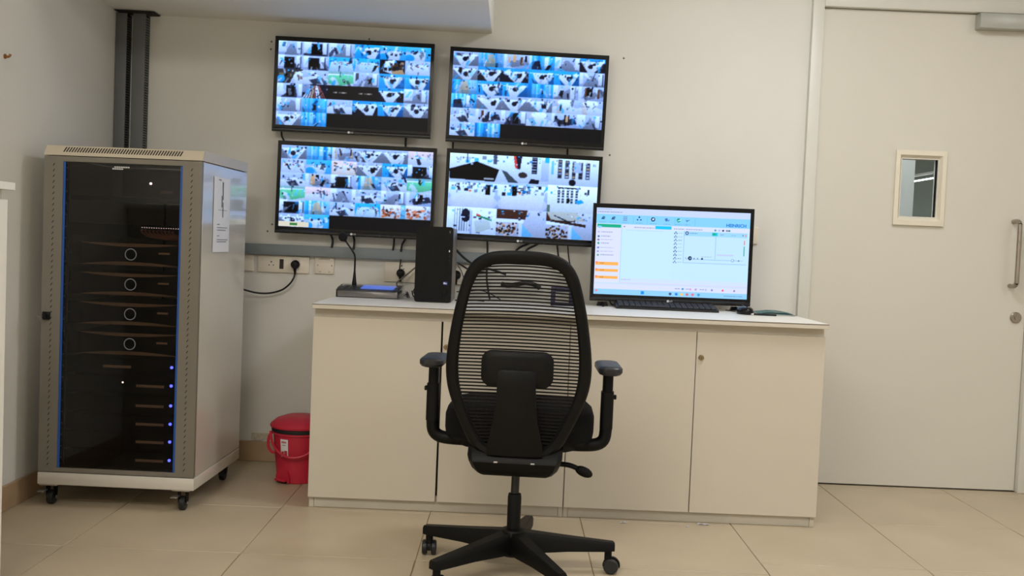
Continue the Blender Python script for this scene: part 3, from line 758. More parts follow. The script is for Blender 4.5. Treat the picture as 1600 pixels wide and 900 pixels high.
wall_tv('wall television in the lower row beside the rack with a beige banner on screen', -.736, 1.288, .724, .418, .6, p3)
wall_tv('wall television showing nine large camera feeds', .031, 1.285, .711, .412, .85, wallpic(PIC4, 4, 84, 46))

# ------------------------------------------------------------------ desk monitor
def desktop():
    W_, H_ = 330, 186; c = Cv(W_, H_, (186, 222, 252)); g = random.Random(5)
    TXT = (96, 110, 140)
    def txt(x, y, w_, col=TXT, h_=.009):
        k = x
        while k < x + w_:
            l = g.uniform(.006, .016); c.rect(k, y, min(k + l, x + w_), y + h_, col, .55); k += l + .003
    c.rect(0, 0, 1, .075, (190, 206, 246)); txt(.01, .015, .09); txt(.01, .045, .16)
    c.rect(0, .075, 1, .185, (128, 200, 250))
    for x, kd in ((.04, 'a'), (.105, 'b'), (.185, 'c'), (.275, 'd'), (.365, 'e'), (.455, 'f'), (.53, 'g'), (.585, 'h')):
        cx = x + .004; cy = .115
        if kd in 'ab': c.poly([(cx - .012, cy + .02), (cx, cy - .02), (cx + .012, cy + .02)], (50, 80, 130)); c.disc(cx + .008, cy - .004, .007, .014, (60, 120, 150))
        if kd == 'c': [c.rect(cx - .012 + i * .009, cy - .025 + j * .02, cx - .006 + i * .009, cy - .012 + j * .02, (110, 130, 180)) for i in range(3) for j in range(3)]
        if kd == 'd': [c.disc(cx + dx, cy + dy, .005, .01, (30, 70, 140)) for dx, dy in ((0, -.018), (-.01, .012), (.01, .012))]
        if kd == 'e': c.disc(cx, cy, .0135, .026, (20, 60, 100)); c.disc(cx, cy, .006, .012, WHT)
        if kd == 'f': c.disc(cx - .004, cy, .01, .018, (70, 110, 180)); c.poly([(cx + .004, cy + .01), (cx + .018, cy - .015), (cx + .012, cy + .015)], (60, 90, 160))
        if kd == 'g': c.disc(cx, cy, .012, .024, (20, 150, 130)); c.poly([(cx - .012, cy + .01), (cx + .014, cy - .012), (cx + .012, cy + .004)], (190, 240, 240))
        if kd == 'h': c.poly([(cx - .012, cy - .01), (cx, cy + .016), (cx + .018, cy - .012), (cx, cy)], (60, 80, 140))
        txt(cx - .022, .16, .045, h_=.007)
        c.rect(x + .055 if kd not in 'a' else 0, .085, x + .057 if kd not in 'a' else 0, .18, (110, 176, 230), .8)
    # left panel
    c.rect(0, .185, .165, .86, (208, 216, 250)); c.rect(.01, .19, .163, .225, (18, 168, 132)); c.disc(.025, .222, .014, .013, (130, 200, 250))
    for k, (y, col) in enumerate(((.275, LAV), (.325, (60, 110, 150)), (.365, (120, 110, 150)), (.405, (40, 150, 120)), (.455, (120, 130, 220)), (.5, (150, 150, 210)), (.54, (90, 160, 130)))):
        c.disc(.02, y + .006, .007, .012, col); txt(.035, y, g.uniform(.05, .09), h_=.008)
    for y in (.625, .705, .785): c.rect(.005, y, .155, y + .034, (244, 172, 84)); c.disc(.014, y + .008, .008, .014, (240, 140, 110)); txt(.035, y + .012, .03, (120, 80, 40))
    c.rect(.168, .185, .17, .86, (170, 190, 236))
    # middle
    c.rect(.17, .185, 1, .235, (206, 216, 248)); txt(.18, .205, .01, (50, 60, 90)); txt(.25, .21, .13); c.rect(.385, .19, .49, .228, (20, 190, 236)); txt(.2, .245, .24, h_=.006)
    txt(.505, .21, .07); txt(.585, .21, .11)
    for x, col in ((.775, (70, 140, 160)), (.8, LAV), (.825, (20, 30, 90)), (.85, GRY), (.865, (40, 130, 120))): c.disc(x, .215, .007, .012, col)
    c.rect(.17, .24, .5, .8, (190, 224, 252), .5)
    for k in range(9):
        y = .26 + k * .042; [c.disc(.52 + dx, y + dy, .004, .007, (50, 80, 130)) for dx, dy in ((0, -.009), (-.007, .006), (.007, .006))]; txt(.535, y - .003, .03, h_=.006)
    # player window
    c.rect(.575, .235, .985, .60, (184, 220, 250)); c.rect(.575, .235, .985, .29, (150, 206, 248)); c.disc(.593, .258, .011, .02, (30, 70, 120)); c.disc(.593, .258, .005, .009, WHT); txt(.61, .255, .05)
    c.rect(.755, .24, .79, .28, (20, 190, 210)); c.disc(.768, .26, .01, .016, (16, 170, 140)); txt(.81, .26, .02); txt(.88, .262, .03)
    c.disc(.955, .262, .005, .01, GRY); c.disc(.975, .264, .005, .01, (226, 120, 140))
    for (a, b_, e, f) in ((.573, .235, .575, .60), (.78, .29, .782, .55), (.573, .598, .985, .602), (.8, .305, .96, .308), (.59, .555, .96, .557)): c.rect(a, b_, e, f, (120, 160, 210), .8)
    c.disc(.59, .545, .006, .011, LAV); c.disc(.618, .545, .0135, .024, (24, 46, 84)); c.disc(.62, .545, .005, .01, (120, 160, 200)); [c.disc(x, .548, .006, .01, (130, 150, 190)) for x in (.646, .668)]
    c.rect(.69, .54, .703, .56, (20, 40, 90)); txt(.69, .52, .07, h_=.005); c.disc(.895, .555, .01, .018, (130, 150, 200)); c.disc(.895, .555, .006, .012, (186, 222, 252)); c.disc(.935, .557, .005, .01, GRY)
    c.rect(.965, .32, .97, .37, (226, 110, 120)); c.rect(.965, .385, .97, .50, (20, 160, 130)); c.rect(.79, .49, .9, .505, (186, 196, 240))
    # bottom
    c.rect(.17, .80, 1, .86, (196, 216, 252)); txt(.175, .815, .06); c.rect(.17, .855, 1, .858, (220, 190, 230)); c.rect(0, .875, 1, .935, (206, 214, 252)); c.rect(0, .86, 1, .875, (190, 214, 250))
    for x, col in ((.58, (60, 150, 210)), (.63, (210, 150, 190)), (.665, (180, 150, 200)), (.73, LAV), (.77, (120, 130, 180)), (.84, (236, 90, 110)), (.915, (150, 120, 180))): c.disc(x, .905, .007, .012, col)
    txt(.53, .9, .03); txt(.6, .9, .02); txt(.69, .9, .03)
    c.rect(0, .935, 1, 1, (140, 200, 248)); c.disc(.02, .955, .007, .012, (236, 120, 120)); c.rect(.31, .945, .33, .985, (20, 140, 226))
    for x, col in ((.50, (60, 80, 120)), (.54, (20, 130, 216)), (.575, (240, 190, 80)), (.61, (200, 110, 120)), (.645, (230, 110, 130)), (.685, (60, 150, 200))): c.disc(x, .966, .009, .016, col)
    txt(.85, .962, .12)
    return c.a
MY = 4.575
t = thing('desktop_television', 'large screen on feet on the worktop showing a pale blue control program', 'monitor', (.707, MY, 1.053))
t.rotation_euler = (0, R(-.15), 0)
MW, MH = .713, .43
x0, x1, z0, z1 = tv_body(t, MW, MH, .06)
sc = screen_part(t, desktop(), x0, x1, z0, z1, .0005)
bm = text_mesh('HEINRICH', .0195, .0002, bold=.0007); bmesh.ops.scale(bm, vec=(1.02, 1, 1.0), verts=bm.verts)
xf(bm, Matrix.Translation((x1 - .0615, .0001, z1 - .0585)))
part(t, 'screen_lettering', bm, mat('screen_logo_blue', (6, 84, 150), .5, emit=(6, 98, 176), estr=1.), False, sc)
for s in (-1, 1):
    bm = NB(); x = s * .30
    prism(bm, [(x - .02, -.222), (x + .02, -.222), (x + .026, -.2395), (x - .026, -.2395)], .008, .03, 'Y')
    tube(bm, [(x, -.04, -.236), (x, 0, -.228), (x, .02, -.226), (x, .06, -.23), (x, .1, -.236)], .006, 8, 3)
    part(t, 'foot', bm, M_BLKG)

# keyboard
t = thing('keyboard', 'black computer keyboard lying in front of the large screen', 'keyboard', (.68, 4.50, WZ), R(-1.5))
bm = NB(); prism(bm, [(-.065, 0), (.065, 0), (.065, .022), (.055, .024), (-.062, .010)], -.222, .222, 'X'); part(t, 'case', bm, M_BLK)
bm = NB()
for j in range(5):
    for i in range(17):
        x = -.212 + i * .0252; y = -.052 + j * .0225; z = .0115 + (y + .062) * .12
        if j == 0 and 3 < i < 9 and i != 4: continue
        x1k = x + (.0215 if not (j == 0 and i == 4) else .0215 + 4 * .0252)
        box(bm, x, x1k, y, y + .0185, z, z + .007)
part(t, 'keys', bm, M_KEYS, kind='stuff')
# mouse
t = thing('computer_mouse', 'black computer mouse beside the right foot of the large screen', 'mouse', (1.008, 4.415, WZ), R(10))
bm = NB(); prof = [(.0001, 0), (.9, 0), (1, .2), (1, .5), (.9, .75), (.66, .93), (.3, 1.0), (.0001, 1.02)]
lathe(bm, [(a, b * .034) for a, b in prof], seg=28, sx=.034, sy=.052); part(t, 'shell', bm, M_BLKG)
bm = NB(); cyl(bm, (-.004, .022, .0315), (.004, .022, .0315), .0075, seg=12); part(t, 'scroll_wheel', bm, M_RUB)
bm = NB(); tube(bm, [(0, .05, .01), (-.008, .08, .006), (-.004, .12, .004), (-.01, .19, .004)], .0022, 6, 5); part(t, 'cord', bm, M_CABLE)
# folder and pen
t = thing('paper_folder', 'pale teal folder lying flat on the right end of the worktop', 'folder', (1.155, 4.50, WZ), R(-6))
def wavy(bm, w_, d_, z0, amp):
    N = 10; g = [[bm.verts.new((-w_ / 2 + w_ * i / N, -d_ / 2 + d_ * j, z0 + amp * math.sin(math.pi * i / N))) for j in (0, .5, 1)] for i in range(N + 1)]
    for i in range(N):
        for j in range(2): bm.faces.new((g[i][j], g[i + 1][j], g[i + 1][j + 1], g[i][j + 1]))
    r_ = bmesh.ops.solidify(bm, geom=bm.faces[:], thickness=.0012)
    return bm
part(t, 'lower_cover', B(-.085, .08, -.09, .1, .0003, .0018), M_CABLEG)
part(t, 'sheets', B(-.08, .075, -.085, .096, .002, .0035), M_PAPER)
part(t, 'upper_cover', wavy(NB(), .155, .175, .005, .009), M_TEAL)
t = thing('pen', 'dark pen lying beside the teal folder', 'pen', (1.085, 4.36, WZ), R(-4))
bm = NB(); cyl(bm, (-.05, 0, .0045), (.045, 0, .0045), .0042, seg=10); part(t, 'barrel', bm, M_BLK)
bm = NB(); cone(bm, (-.05, 0, .0045), (-.062, 0, .0045), .0042, .001, 10); part(t, 'tip', bm, M_WHITE)
bm = NB(); box(bm, .01, .044, -.001, .001, .0088, .0098); part(t, 'clip', bm, M_ZINC)

# ------------------------------------------------------------------ paging microphone console
t = thing('paging_console', 'grey paging microphone console in clear plastic wrap with blue display', 'microphone', (-.625, 4.53, WZ), R(-3))
bm = NB(); prism(bm, [(-.072, 0.002), (.072, .002), (.072, .052), (-.05, .036), (-.072, .028)], -.132, .132, 'X')
bmesh.ops.bevel(bm, geom=bm.edges[:], offset=.002, segments=1, affect='EDGES'); cs = part(t, 'base', bm, M_MICB)
sl = math.atan2(.016, .122)
bm = NB(); box(bm, -.045, .1, -.045, .045, -.001, .0012); xf(bm, Matrix.Translation((0.005, .012, .0448)) @ Matrix.Rotation(sl, 4, 'X')); part(t, 'display', bm, M_LCD, label='lit blue display')
for i in range(2):
    for j in range(3):
        bm = NB(); box(bm, -.009, .009, -.006, .006, 0, .003, bev=.001, seg=1)
        xf(bm, Matrix.Translation((-.105 + .028 * i, -.028 + .026 * j, .0395 + (.022 + .026 * j - .026) * .131)) @ Matrix.Rotation(sl, 4, 'X')); part(t, 'button', bm, M_CABLEG)
bm = NB(); prism(bm, [(-.079, .0005), (.078, .0005), (.079, .056), (.03, .0535), (-.05, .041), (-.080, .032)], -.137, .139, 'X'); part(t, 'plastic_wrap', bm, M_FILM)
bm = NB(); tube(bm, [(.137, -.06, .012), (.16, -.05, .02), (.172, -.02, .01), (.165, .02, .016), (.15, .05, .03)], .006, 8, 4); part(t, 'wrap_fold', bm, M_FILM)
bm = NB(); lathe(bm, [(.010, 0), (.0105, .012), (.009, .02), (.0045, .062), (.0045, .066)], (-.085, .05, .047), 16); part(t, 'neck_boot', bm, M_BLK)
bm = NB(); tube(bm, [(-.085, .05, .108), (-.085, .05, .15), (-.086, .048, .178), (-.096, .045, .2), (-.134, .04, .252)], .004, 10, 5); part(t, 'gooseneck', bm, M_BLK)
bm = NB(); ball(bm, (-.141, .04, .263), .0205, 18, (1, 1, 1.08)); cyl(bm, (-.134, .04, .25), (-.128, .04, .243), .007, seg=12); part(t, 'windscreen', bm, mat('foam_black', (16, 16, 17), .95, bump=.5, bscale=400))

# ------------------------------------------------------------------ computer tower
t = thing('computer_tower', 'black computer tower standing on the worktop beside the microphone', 'computer', (-.335, 4.33, WZ))
TW, TH = .156, .322
part(t, 'case', B(-TW / 2 + .002, TW / 2, .022, .30, .002, TH - .004, bev=.004), M_TSIDE)
bm = NB(); prism(bm, rrect(0, TH / 2 + .0005, TW, TH - .002, .012), 0, .0215, 'Y'); part(t, 'front_panel', bm, M_TOWER)
for k in range(15):
    x = -.066 + k * .0085
    part(t, 'panel_rib', B(x, x + .004, -.0012, -.0002, .012, TH - .014), M_TOWER)
for z, hgt, mt in ((.296, .010, M_CABLEG), (.216, .008, M_WHITE), (.243, .014, M_BLKG), (.193, .014, M_BLKG), (.172, .014, M_BLKG)):
    part(t, 'port', B(.0625, .0665, -.0018, -.0002, z, z + hgt), mt)
part(t, 'sticker', B(.043, .061, -.0016, -.0002, .077, .09), M_STICK, label='small blue sticker')
part(t, 'sticker_print', B(.0445, .0585, -.002, -.0017, .081, .0835), M_WHITE)
part(t, 'sticker_print', B(.0445, .052, -.002, -.0017, .0845, .087), M_WHITE)
bm = NB(); torus(bm, (.052, -.0012, .046), .0115, .001, 24, 6); part(t, 'emblem_ring', bm, M_BLKG)
bm = text_mesh('hp', .017); xf(bm, Matrix.Translation((.052, -.0015, .047))); part(t, 'emblem_letters', bm, M_BLKG)

# small navy stand and dark handset seen through the chair back
t = thing('desk_stand', 'dark navy square stand on the worktop behind the chair back', 'desk stand', (.222, 4.5, WZ))
bm = NB(); prism(bm, rrect(0, .06, .115, .118, .014), -.012, .012, 'Y'); 
bm.free()
bm = NB()
for a in ((-.05, -.03, .002, .084), (.03, .05, .002, .084), (-.03, .03, .002, .014), (-.03, .03, .06, .084)): box(bm, a[0], a[1], -.014, .014, a[2], a[3], bev=.003)
part(t, 'frame', bm, M_NAVY); part(t, 'foot_plate', B(-.05, .06, -.03, .04, 0, .0018), M_NAVY)
# ------------------------------------------------------------------ wall trunking, sockets, plugs, cables
t = thing('cable_trunking', 'grey horizontal cable trunking on the wall below the televisions', 'trunking', (-.7, YB, .98))
part(t, 'channel', B(-1.42, -.13, 4.772, YB - .0005, .978, 1.024), M_TRUNK, True)
part(t, 'lid', B(-1.42, -.13, 4.766, 4.7717, .976, 1.026, bev=.002), M_TRUNK, True)
def plate(label, x0, x1, z0, z1, cat='wall socket', y=YB, group=None):
    t = thing('wall_socket', label, cat, ((x0 + x1) / 2, y, (z0 + z1) / 2), 0, group)
    part(t, 'plate', B(x0, x1, y - .011, y - .0005, z0, z1, bev=.003), M_PLATE, True)
    return t
def pins(t, x, z, y=YB - .0112, s=.010):
    for dx, dz, r_ in ((0, .9 * s, .0034), (-s, -s * .6, .0027), (s, -s * .6, .0027)):
        bm = NB(); lathe(bm, [(r_, .0008), (r_, -.0004), (.0001, -.0004)], (x + dx, y, z + dz), 12, 'Y'); part(t, 'pin_hole', bm, M_BLK, True)
def plug(label, x, z, y=YB - .0117, s=1.):
    t = thing('power_plug', label, 'plug', (x, y, z))
    bm = NB(); lathe(bm, [(.019 * s, 0), (.021 * s, -.012), (.0195 * s, -.026), (.013 * s, -.034), (.0001, -.036)], (0, 0, 0), 18, 'Y'); part(t, 'body', bm, M_BLK)
    bm = NB(); cone(bm, (0, -.02, -.012), (0, -.016, -.042 * s), .0085, .0045, 12); part(t, 'strain_relief', bm, M_BLK)
    return t
t = plate('wide white socket plate with round holes under the grey trunking', -1.194, -.952, .894, .974)
pins(t, -1.13, .934)
part(t, 'rocker_switch', B(-1.091, -1.072, YB - .0135, YB - .0112, .912, .957, bev=.001, seg=1), mat('switch_black', (40, 30, 28), .4), True, label='dark rocker switch')
part(t, 'socket_insert', B(-1.035, -.995, YB - .0125, YB - .0112, .912, .962, bev=.001, seg=1), M_PLATE, True)
plug('black round power plug in the wide socket plate', -1.014, .935, YB - .0127)
t = thing('power_cable', 'black power cable hanging from the round plug towards the rack', 'cable', (-1.1, 4.74, .85))
bm = NB(); tube(bm, [(-1.014, 4.771, .892), (-1.018, 4.765, .872), (-1.034, 4.76, .845), (-1.07, 4.76, .815), (-1.13, 4.76, .797), (-1.19, 4.75, .798), (-1.25, 4.72, .815), (-1.31, 4.66, .84)], .0042, 8, 6); part(t, 'cord', bm, M_CABLE, True)
t = plate('square blank junction plate with four screw holes between plug and microphone', -.926, -.836, .896, .976)
for dx, dz in ((-.031, 0), (.034, 0)):
    bm = NB(); lathe(bm, [(.004, .0008), (.004, -.0008), (.0001, -.0008)], (-.881 + dx, YB - .0112, .936 + dz), 10, 'Y'); part(t, 'screw', bm, M_ZINC, True)
part(t, 'knock_out', B(-.908, -.855, YB - .0118, YB - .0111, .963, .968), M_ZINC, True)
for x in (-.905, -.862): part(t, 'mark', B(x, x + .008, YB - .0118, YB - .0111, .904, .908), M_ZINC, True)
plate('small blank socket plate half hidden behind the rack', -1.30, -1.212, .896, .974)
t = plate('socket plate behind the thin cable of the microphone console', -.60, -.42, .872, .966)
pins(t, -.52, .94)
plug('black plug behind the microphone console cable', -.522, .915, s=.95)
t = plate('socket plate with black plug seen between tower and chair back', -.36, -.2, .872, .966)
plug('black plug seen between tower and chair back', -.262, .917, s=1.05)
t = plate('socket plate edge sticking out behind the large screen', 1.0, 1.138, 1.118, 1.198)

def cable(label, pts, r_=.004, mt=M_CABLE, name='cable', group=None):
    bm = NB(); tube(bm, pts, r_, 8, 6)
    p = pts[0]; bmesh.ops.translate(bm, verts=bm.verts, vec=-Vector(p))
    o = obj(name, bm, mt); o.location = p
    return tag(o, label, 'cable', group)
yb = 4.785
cable('short black cable curving from the banner television into the trunking, beside the microphone head', [(-.865, 4.765, 1.10), (-.848, yb - .012, 1.07), (-.842, yb - .02, 1.05), (-.845, 4.762, 1.02)], .0052)
cable('short black cable between the microphone gooseneck and the television above', [(-.765, 4.765, 1.11), (-.747, yb - .012, 1.075), (-.741, yb - .02, 1.05), (-.744, 4.762, 1.015)], .0052)
cable('straight black cable dropping from the banner television into the trunking', [(-.558, 4.77, 1.10), (-.558, 4.775, 1.06), (-.56, 4.762, 1.02)], .0042)
cable('bent black cable dropping into the trunking next to the tower', [(-.49, 4.77, 1.10), (-.508, 4.77, 1.07), (-.52, 4.768, 1.045), (-.522, 4.762, 1.015)], .0046)
cable('thin grey lead running from the trunking to the plug behind the console', [(-.522, 4.766, .98), (-.524, 4.755, .955), (-.523, 4.735, .93)], .003)
cable('thin grey lead from the console up behind the tower', [(-.50, 4.62, .84), (-.53, 4.70, .87), (-.49, 4.74, .91), (-.44, 4.75, .955)], .0035, M_CABLEG)
cable('black lead looping on the worktop between console and tower', [(-.445, 4.56, WZ + .035), (-.44, 4.57, WZ + .012), (-.428, 4.58, WZ + .006), (-.424, 4.6, WZ + .03), (-.43, 4.62, WZ + .05), (-.445, 4.63, WZ + .03), (-.43, 4.64, WZ + .006), (-.425, 4.66, WZ + .004)], .0028)
cable('black cable hanging between the upper and lower television beside the ducts', [(-1.10, 4.775, 1.58), (-1.097, 4.78, 1.53), (-1.085, 4.785, 1.50), (-1.08, 4.785, 1.44)], .0045)
cable('black cable hanging between the two televisions, under the tv with blacked out feeds', [(-.52, 4.775, 1.58), (-.522, 4.785, 1.50), (-.522, 4.785, 1.44)], .0048)
cable('black cable from the upper television down behind the nine feed television', [(-.30, 4.775, 1.56), (-.302, 4.785, 1.50), (-.30, 4.785, 1.45)], .0042)
cable('black cable linking the two televisions above the large screen', [(.23, 4.775, 1.56), (.232, 4.785, 1.50), (.23, 4.785, 1.45)], .0042)
cable('thick black cable arching low along the wall behind the chair back', [(-.05, 4.77, .885), (-.02, 4.765, .878), (.02, 4.765, .885), (.06, 4.765, .893), (.1, 4.765, .888), (.13, 4.77, .872)], .011)
cable('straight black cable dropping from the nine feed television behind the chair back', [(-.125, 4.775, 1.09), (-.122, 4.78, 1.05), (-.12, 4.77, .98), (-.118, 4.74, .9), (-.1, 4.68, WZ + .006)], .0046)
cable('black cable curving from the tower down behind the chair back', [(-.27, 4.655, 1.045), (-.225, 4.68, 1.0), (-.17, 4.72, .965), (-.1, 4.74, .95), (-.03, 4.74, .93)], .0055)
cable('thin black cable from the tower to the nearby plug', [(-.27, 4.655, .98), (-.24, 4.72, .967), (-.2, 4.75, .945), (-.12, 4.77, .935)], .0042)
cable('thin grey cable sagging behind the chair back near the tower', [(-.27, 4.66, .99), (-.235, 4.675, .94), (-.215, 4.67, .88), (-.205, 4.655, WZ + .006)], .003, M_CABLEG)
cable('black cable running from the tower flat over the worktop', [(-.25, 4.64, WZ + .035), (-.2, 4.62, WZ + .04), (-.13, 4.62, WZ + .045), (-.05, 4.6, WZ + .01)], .0025)
cable('black cable lying on the worktop at the foot of the tower', [(-.25, 4.5, WZ + .004), (-.2, 4.5, WZ + .008), (-.12, 4.52, WZ + .004)], .0025)
cable('black cable slanting under the nine feed television', [(.10, 4.775, 1.09), (.055, 4.78, 1.07), (.02, 4.785, 1.05), (-.02, 4.78, 1.0)], .005)
cable('second black cable slanting under the nine feed television', [(.135, 4.775, 1.09), (.10, 4.775, 1.07), (.06, 4.78, 1.045), (.03, 4.78, .99)], .005)
cable('black cable dropping behind the right shoulder of the chair back', [(.20, 4.775, 1.09), (.215, 4.77, 1.0), (.245, 4.74, .93), (.27, 4.7, .86)], .004)
cable('thin black cable beside the navy stand behind the chair', [(.25, 4.775, 1.09), (.262, 4.77, 1.0), (.285, 4.74, .95), (.3, 4.68, .87)], .003)
for k, (xa, xb) in enumerate(((.43, .455), (.53, .505), (.62, .65), (.75, .72), (.84, .88))):
    nm = ['at the left foot of the large screen', 'crossing behind the keyboard corner', 'behind the middle of the keyboard', 'under the screen emblem', 'near the right end of the keyboard'][k]
    cable('thin black cable ' + nm, [(xa, 4.64, .875), (xa * .6 + xb * .4, 4.63, .845), (xb, 4.62, WZ + .006), (xb + .03, 4.6, WZ + .004)], .003)

# wall marks and hook
t = thing('wall_hook', 'small brown hook fixed to the left wall', 'hook', (XL, 3.727, 1.673))
bm = NB(); lathe(bm, [(.009, 0), (.009, .004), (.0001, .004)], (0, 0, 0), 14, 'X'); part(t, 'rose', bm, M_HOOK)
bm = NB(); tube(bm, [(.003, 0, 0), (.012, 0, -.001), (.018, 0, .002), (.021, 0, .009)], .0045, 8, 4); part(t, 'peg', bm, M_HOOK)
for lab, x, z in (('small screw plug in the wall above left of the television with blacked out feeds', -1.163, 1.965), ('small screw plug in the wall left of the television with blacked out feeds', -1.165, 1.93), ('small screw plug in the wall above the television with blacked out feeds', -.71, 1.995),
                  ('small screw plug in the wall above the large screen and right of the upper television', .475, 1.955), ('small screw plug in the wall between upper television and large screen', .43, 1.505),
                  ('small screw plug in the wall just left of the banner television', -1.134, 1.118), ('small screw plug in the wall below left of the banner television', -1.155, 1.085)):
    bm = NB(); lathe(bm, [(.0045, 0), (.004, -.002), (.0015, -.003), (.0001, -.0025)], (0, 0, 0), 10, 'Y')
    o = obj('screw_plug', bm, mat('screw_plug_brown', (110, 92, 74), .7)); o.location = (x, YB, z); tag(o, lab, 'screw plug', 'screw plugs in the back wall')

# ------------------------------------------------------------------ red pedal bin
t = thing('pedal_bin', 'red plastic pedal bin with domed lid beside the cabinet', 'bin', (-.905, 4.46, 0), R(0))
bm = NB(); lathe(bm, [(.088, .0), (.092, .004), (.112, .205), (.118, .209), (.118, .218), (.108, .218)], seg=40); body = part(t, 'bucket', bm, M_RED)
bm = NB(); lathe(bm, [(.119, .2185), (.121, .226), (.118, .236), (.109, .237)], seg=40); part(t, 'liner', bm, M_BAG)
bm = NB(); lathe(bm, [(.1, .2375), (.126, .238), (.128, .246), (.122, .254), (.1, .272), (.06, .286), (.0001, .291)], seg=40); part(t, 'lid', bm, M_RED)
bm = NB(); pts = []
for k in range(13):
    a = R(200 + 140 * k / 12); pts.append((.124 * math.cos(a), .124 * math.sin(a) - .006, .218 - .095 * math.sin(math.pi * k / 12) ** .8))
tube(bm, pts, .0055, 8, 3); part(t, 'carry_handle', bm, M_RED)
bm = NB(); tube(bm, [(-.112, .02, .215), (-.132, .0, .19), (-.134, -.012, .15), (-.118, -.02, .125), (-.1, -.022, .12)], .006, 8, 4); part(t, 'side_grip', bm, M_RED)
# label and pedal on the front
def wrap(bm, a0, a1, z0, z1, off):
    N = 8; g = []
    for i in range(N + 1):
        a = R(a0 + (a1 - a0) * i / N); col_ = []
        for z in (z0, z1):
            r_ = .092 + (.112 - .092) * (z - .004) / .201 + off; col_.append(bm.verts.new((r_ * math.cos(a), r_ * math.sin(a), z)))
        g.append(col_)
    for i in range(N): bm.faces.new((g[i][0], g[i + 1][0], g[i + 1][1], g[i][1]))
    return bm
lb = part(t, 'label', wrap(NB(), 236, 256, .118, .195, .0012), M_PAPER, label='white printed label')
for a0, a1, z0, z1, mt in ((238, 245, .121, .142, 'lab_red'), (246, 254, .121, .146, 'lab_red'), (241, 247, .12, .13, 'lab_dark'), (239, 252, .178, .186, 'lab_pink'), (241, 250, .168, .1705, 'lab_dark')):
    part(t, 'label_print', wrap(NB(), a0, a1, z0, z1, .0016), mat(mt, {'lab_red': (190, 60, 66), 'lab_dark': (90, 80, 84), 'lab_pink': (200, 120, 130)}[mt], .6), False, lb)
bm = NB(); ang = R(238)
box(bm, .088, .118, -.03, .03, .012, .022, bev=.004); xf(bm, Matrix.Rotation(ang, 4, 'Z')); part(t, 'foot_pedal', bm, M_RED)
bm = NB(); prism(bm, [(-.038, .004), (.038, .004), (.038, .03), (.03, .055), (.012, .068), (-.012, .068), (-.03, .055), (-.038, .03)], .0, .007, 'X'); 
xf(bm, Matrix.Rotation(ang, 4, 'Z') @ Matrix.Translation((.091, 0, 0))); part(t, 'pedal_surround', bm, M_RED)
bm = NB(); box(bm, .0955, .0985, -.03, .03, .004, .0118); xf(bm, Matrix.Rotation(ang, 4, 'Z')); part(t, 'pedal_recess', bm, M_BLK)

# ------------------------------------------------------------------ office chair
CX, CYc = .037, 3.31
ch = thing('office_chair', 'black mesh back office chair with armrests and five-star base', 'chair', (CX, CYc, 0), R(-3.5))
def cp(name, bm, mt, sub=None, kind=None): return part(ch, name, bm, mt, False, sub, kind)
def by(z): return -.15 - .10 * (z - .7) + .12 * (z - .7) ** 2         # back surface depth over height
OUT = [(0, 1.052), (.06, 1.050), (.105, 1.042), (.143, 1.022), (.170, .988), (.188, .94), (.209, .85), (.225, .75), (.230, .68), (.224, .62), (.205, .56), (.178, .50), (.150, .445), (.118, .412), (.08, .398), (0, .394)]
INN = [(0, 1.009), (.06, 1.008), (.10, 1.001), (.128, .982), (.147, .947), (.160, .905), (.177, .82), (.187, .74), (.189, .68), (.183, .62), (.164, .56), (.142, .51), (.114, .458), (.090, .436), (.058, .428), (0, .426)]
def loop(H):
    P = [(x, z, 0) for x, z in H] + [(-x, z, 0) for x, z in H[-2:0:-1]]
    return [(v.x, v.y) for v in catmull(P, 4, True)]
LO, LI = loop(OUT), loop(INN)
def half_in(z):
    for (x0, z0), (x1, z1) in zip(INN, INN[1:]):
        if z1 <= z <= z0: return x0 + (x1 - x0) * (z0 - z) / max(1e-6, z0 - z1)
    return 0
bm = NB(); rings = []
for (ox, oz), (ix, iz) in zip(LO, LI):
    ring = []
    for f_, dy in ((0, -.004), (.10, -.013), (.35, -.017), (.8, -.012), (1, -.004), (1, .005), (.8, .012), (.2, .012), (0, .006)):
        x, z = ox + (ix - ox) * f_, oz + (iz - oz) * f_
        ring.append(bm.verts.new((x, by(z) + dy + .05 * (x / .23) ** 2, z)))
    rings.append(ring)
n = len(rings)
for i in range(n):
    a, b = rings[i], rings[(i + 1) % n]
    for k in range(9): bm.faces.new((a[k], a[(k + 1) % 9], b[(k + 1) % 9], b[k]))
back = cp('back_frame', bm, M_CHAIR)
# horizontal mesh bands
z = .437; k = 0
def band(z, hw, th, yo, bow=.006):
    bm = NB(); N = 14; top_ = []
    for i in range(N + 1):
        u = -1 + 2 * i / N; x = u * hw; zz = z + bow * (1 - u * u)
        y = by(z) + .05 * (x / .23) ** 2 + yo
        top_.append([bm.verts.new((x, y + dy, zz + dz)) for dy, dz in ((-.0009, -th / 2), (-.0009, th / 2), (.0009, th / 2), (.0009, -th / 2))])
    for a, b in zip(top_, top_[1:]):
        for j in range(4): bm.faces.new((a[j], a[(j + 1) % 4], b[(j + 1) % 4], b[j]))
    bm.faces.new(top_[0][::-1]); bm.faces.new(top_[-1])
    return bm
while z < 1.0:
    cp('mesh_band', band(z, half_in(z) + .006, .0048 if z > .6 else .006, .0), M_BAND, back); z += .0108; k += 1
